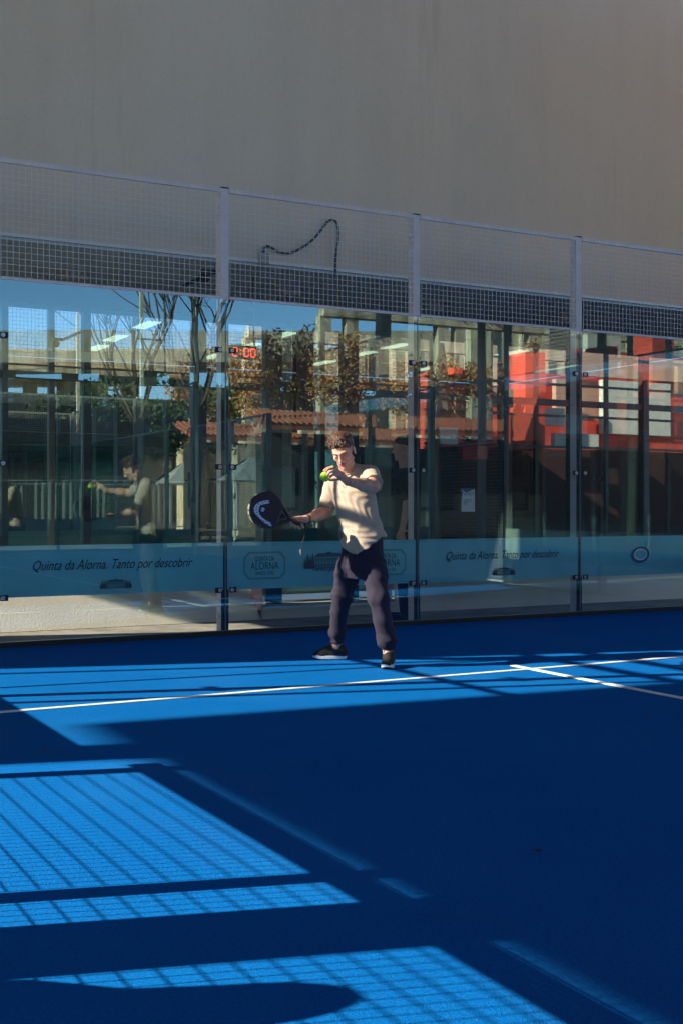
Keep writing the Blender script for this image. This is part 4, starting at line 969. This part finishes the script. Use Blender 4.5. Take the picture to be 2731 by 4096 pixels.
for a0, a1 in ((.25, .62), (.70, .86), (.92, 1.22), (1.3, 1.5), (1.58, 1.98)):
    vs = []; n = 8
    for i in range(n+1):
        t = (a0+(a1-a0)*i/n)-.9; 
        for z in (-.013, .013): vs.append((rc+(rr*1.02+.0008)*math.cos(t)*1.0, (rr+.0008)*math.sin(t), z))
    b.add(vs, [(2*i, 2*i+2, 2*i+3, 2*i+1) for i in range(n)])
obj('rim_print', b, M['rimgrey'], rk)
obj('bridge_panel', MB().prism([(.203, -.026), (.203, .026), (.158, .004), (.158, -.004)], -.006, .006, 'z'), M['rframe'], rk)
hd = obj('handle', MB().tube([(0, 0, 0), (.012, 0, 0), (.13, 0, 0), (.150, 0, 0)], [.019, .0155, .0155, .013], 8), M['rframe'], rk)
# curved band logo (horseshoe) and small ball mark
def strip(c0, rad, a0, a1, w0, w1, n=28, z=.0172, sq=1.15):
    vs = []
    for i in range(n+1):
        t = a0+(a1-a0)*i/n; w_ = w0+(w1-w0)*i/n
        for k in (-.5, .5): vs.append((c0[0]+(rad+w_*k)*math.cos(t), c0[1]+(rad*sq+w_*k)*math.sin(t), z))
    return MB().add(vs, [(2*i, 2*i+2, 2*i+3, 2*i+1) for i in range(n)])
def pix(px, py):     # drawn on the racket face plane: coordinates read off the emblem as seen head-on
    o = Vector(((px-1365.5)*.001782, 0, 1.14-(py-2025)*.001782)); d = Vector((o.x, 8.5, o.z-1.14)); d = Vector((o.x/8.5, 1, (o.z-1.14)/8.5))
    org = Vector((0, -8.6, 1.14)); pn = butt+n0*.0175; t = (pn-org).dot(n0)/d.dot(n0); q = org+d*t-butt; return (q.dot(e), q.dot(cr))
U = lambda x, y: pix(960+x/4.612, 1920+y/4.612)
outer = [(540, 372), (470, 376), (400, 390), (345, 412), (300, 445), (268, 485), (252, 530), (258, 575), (280, 620), (315, 665), (355, 710), (410, 755), (470, 800), (530, 838), (585, 858)]
inner = [(540, 430), (495, 436), (445, 445), (400, 460), (370, 485), (350, 515), (345, 555), (355, 600), (378, 645), (405, 685), (440, 715), (480, 742), (520, 765), (550, 780), (572, 790)]
vs = [(*U(*p), .0172) for p in outer]+[(*U(*p), .0172) for p in inner]; n = len(outer)
lg = obj('logo', MB().add(vs, [(i, i+1, n+i+1, n+i) for i in range(n-1)]), M['rlogo'], rk)
cc = [U(422+38*math.cos(t)*(1 if True else 0), 546+37*math.sin(t)) for t in [2*math.pi*i/20 for i in range(20)]]
obj('logo_dot', MB().add([(*p, .0172) for p in cc], [tuple(range(20))]), M['rlogo'], rk)
for tx in ((300, 815), (362, 845)): 
    a_ = [U(tx[0]+15*math.cos(t), tx[1]+13*math.sin(t)) for t in [2*math.pi*i/10 for i in range(10)]]
    b_ = [U(tx[0]+8*math.cos(t), tx[1]+7*math.sin(t)) for t in [2*math.pi*i/10 for i in range(10)]]
    obj('small_mark', MB().add([(*p, .0172) for p in a_]+[(*p, .0172) for p in b_], [(i, (i+1) % 10, 10+(i+1) % 10, 10+i) for i in range(10)]), M['rlogo'], rk)
b = MB()
for ring_r, cnt in ((.100, 30), (.080, 24), (.060, 17), (.040, 11), (.020, 6)):
    for i in range(cnt):
        t = 2*math.pi*i/cnt+ring_r*20; a_, c_ = rc+ring_r*math.cos(t), ring_r*math.sin(t)
        b.add([(a_+.0050*math.cos(v), c_+.0050*math.sin(v), .0178) for v in [2*math.pi*k/8 for k in range(8)]], [tuple(range(8))])
obj('drilled_holes', b, M['black'], rk)
pts = [(.003, .0, -.002), (-.008, .004, -.012)]
cdp = smooth_path([wpt(p) for p in ((-.262, -.112, 1.000), (-.257, -.118, .985), (-.261, -.120, .94), (-.275, -.122, .885), (-.286, -.122, .845), (-.290, -.122, .828))], 5)
obj('wrist_cord', MB().tube(cdp, .0028, 6), M['cord'], rk, world=True)
obj('cord_tassel', MB().tube([wpt((-.289, -.122, .832)), wpt((-.290, -.122, .815)), wpt((-.287, -.122, .792))], [.006, .005, .002], 7), M['boxgrey'], rk, world=True)

# ---- second man, placed behind the glass at the second post in place of his reflection
hc2, H2 = (0.0, -.005, 1.715), head_frame(R(80), R(4), R(0))
F = Field((-.34, -.34, 0), (.34, .34, 1.86), .0065)
head(F, hc2, H2)
F.cone((0.0, .0, 1.65), (.03, .0, 1.53), .060, .068, .02)
F.loft([(.85, .02, 0, .095, .16, 0), (1.1, .02, 0, .09, .15, 0), (1.4, .02, 0, .10, .18, 0), (1.50, .02, 0, .07, .12, 0)], .03)
for s in (-1, 1):
    capsule_chain(F, [(.02, s*.19, 1.45), (.03, s*.25, 1.16), (-.02, s*.26, .93)], [.055, .044, .028], .02)
    F.cone((-.02, s*.26, .92), (-.03, s*.262, .83), .030, .026, .01)
    for j in range(4): capsule_chain(F, [(-.052+j*.018, s*.262, .84), (-.056+j*.018, s*.258, .79), (-.050+j*.018, s*.252, .755-.006*abs(j-1.5))], [.0105, .0095, .008], .003)
    capsule_chain(F, [(-.045, s*.255, .90), (-.072, s*.245, .855), (-.070, s*.240, .825)], [.014, .011, .009], .004)
    capsule_chain(F, [(.02, s*.09, .90), (.01, s*.10, .50), (.03, s*.11, .09)], [.08, .055, .04], .02); F.cone((.02, s*.11, .05), (-.11, s*.12, .035), .038, .030, .02)
man = F.build('person', [M['skin'], M['lips'], M['stubble']], None, lambda Pn: np.zeros(len(Pn)), relax=1,
              label='man with short dark hair and dark shirt placed behind the glass for his reflection', cat='person')
del F
hair('hair', hc2, H2, man, 'short', M['hair'])
S = Field((-.36, -.36, .74), (.36, .36, 1.60), .007)
S.loft([(.84, .02, 0, .115, .175, 0), (1.1, .02, 0, .11, .17, 0), (1.4, .02, 0, .12, .20, 0), (1.52, .025, 0, .075, .12, 0)], .03)
for s in (-1, 1): S.cone((.02, s*.18, 1.455), (.03, s*.245, 1.20), .072, .064, .03, cut=True)
S.warp(lambda X, Y, Z: .004*np.sin(40*Z+20*Y+6*X)); S.cone((-.01, 0, 1.66), (.03, 0, 1.52), .062, .072, .004, 'd')
S.build('shirt', [M['greenshirt']], man); del S
S = Field((-.2, -.26, .05), (.24, .26, .96), .007)
S.loft([(.76, .02, 0, .12, .175, 0), (.92, .02, 0, .11, .165, 0)], .02)
for s in (-1, 1): capsule_chain(S, [(.02, s*.09, .82), (.01, s*.10, .50), (.03, s*.11, .10)], [.095, .075, .06], .02)
S.build('trousers', [M['darkpants']], man); del S
for s in (-1, 1):
    b = MB().rbox(-.17, .085, s*.115-.045, s*.115+.045, .0, .075, .02); obj('shoe', b, M['shoe'], man)
man.location = (2.08, .40, -.003); man.rotation_euler = (0, 0, R(-28.64))
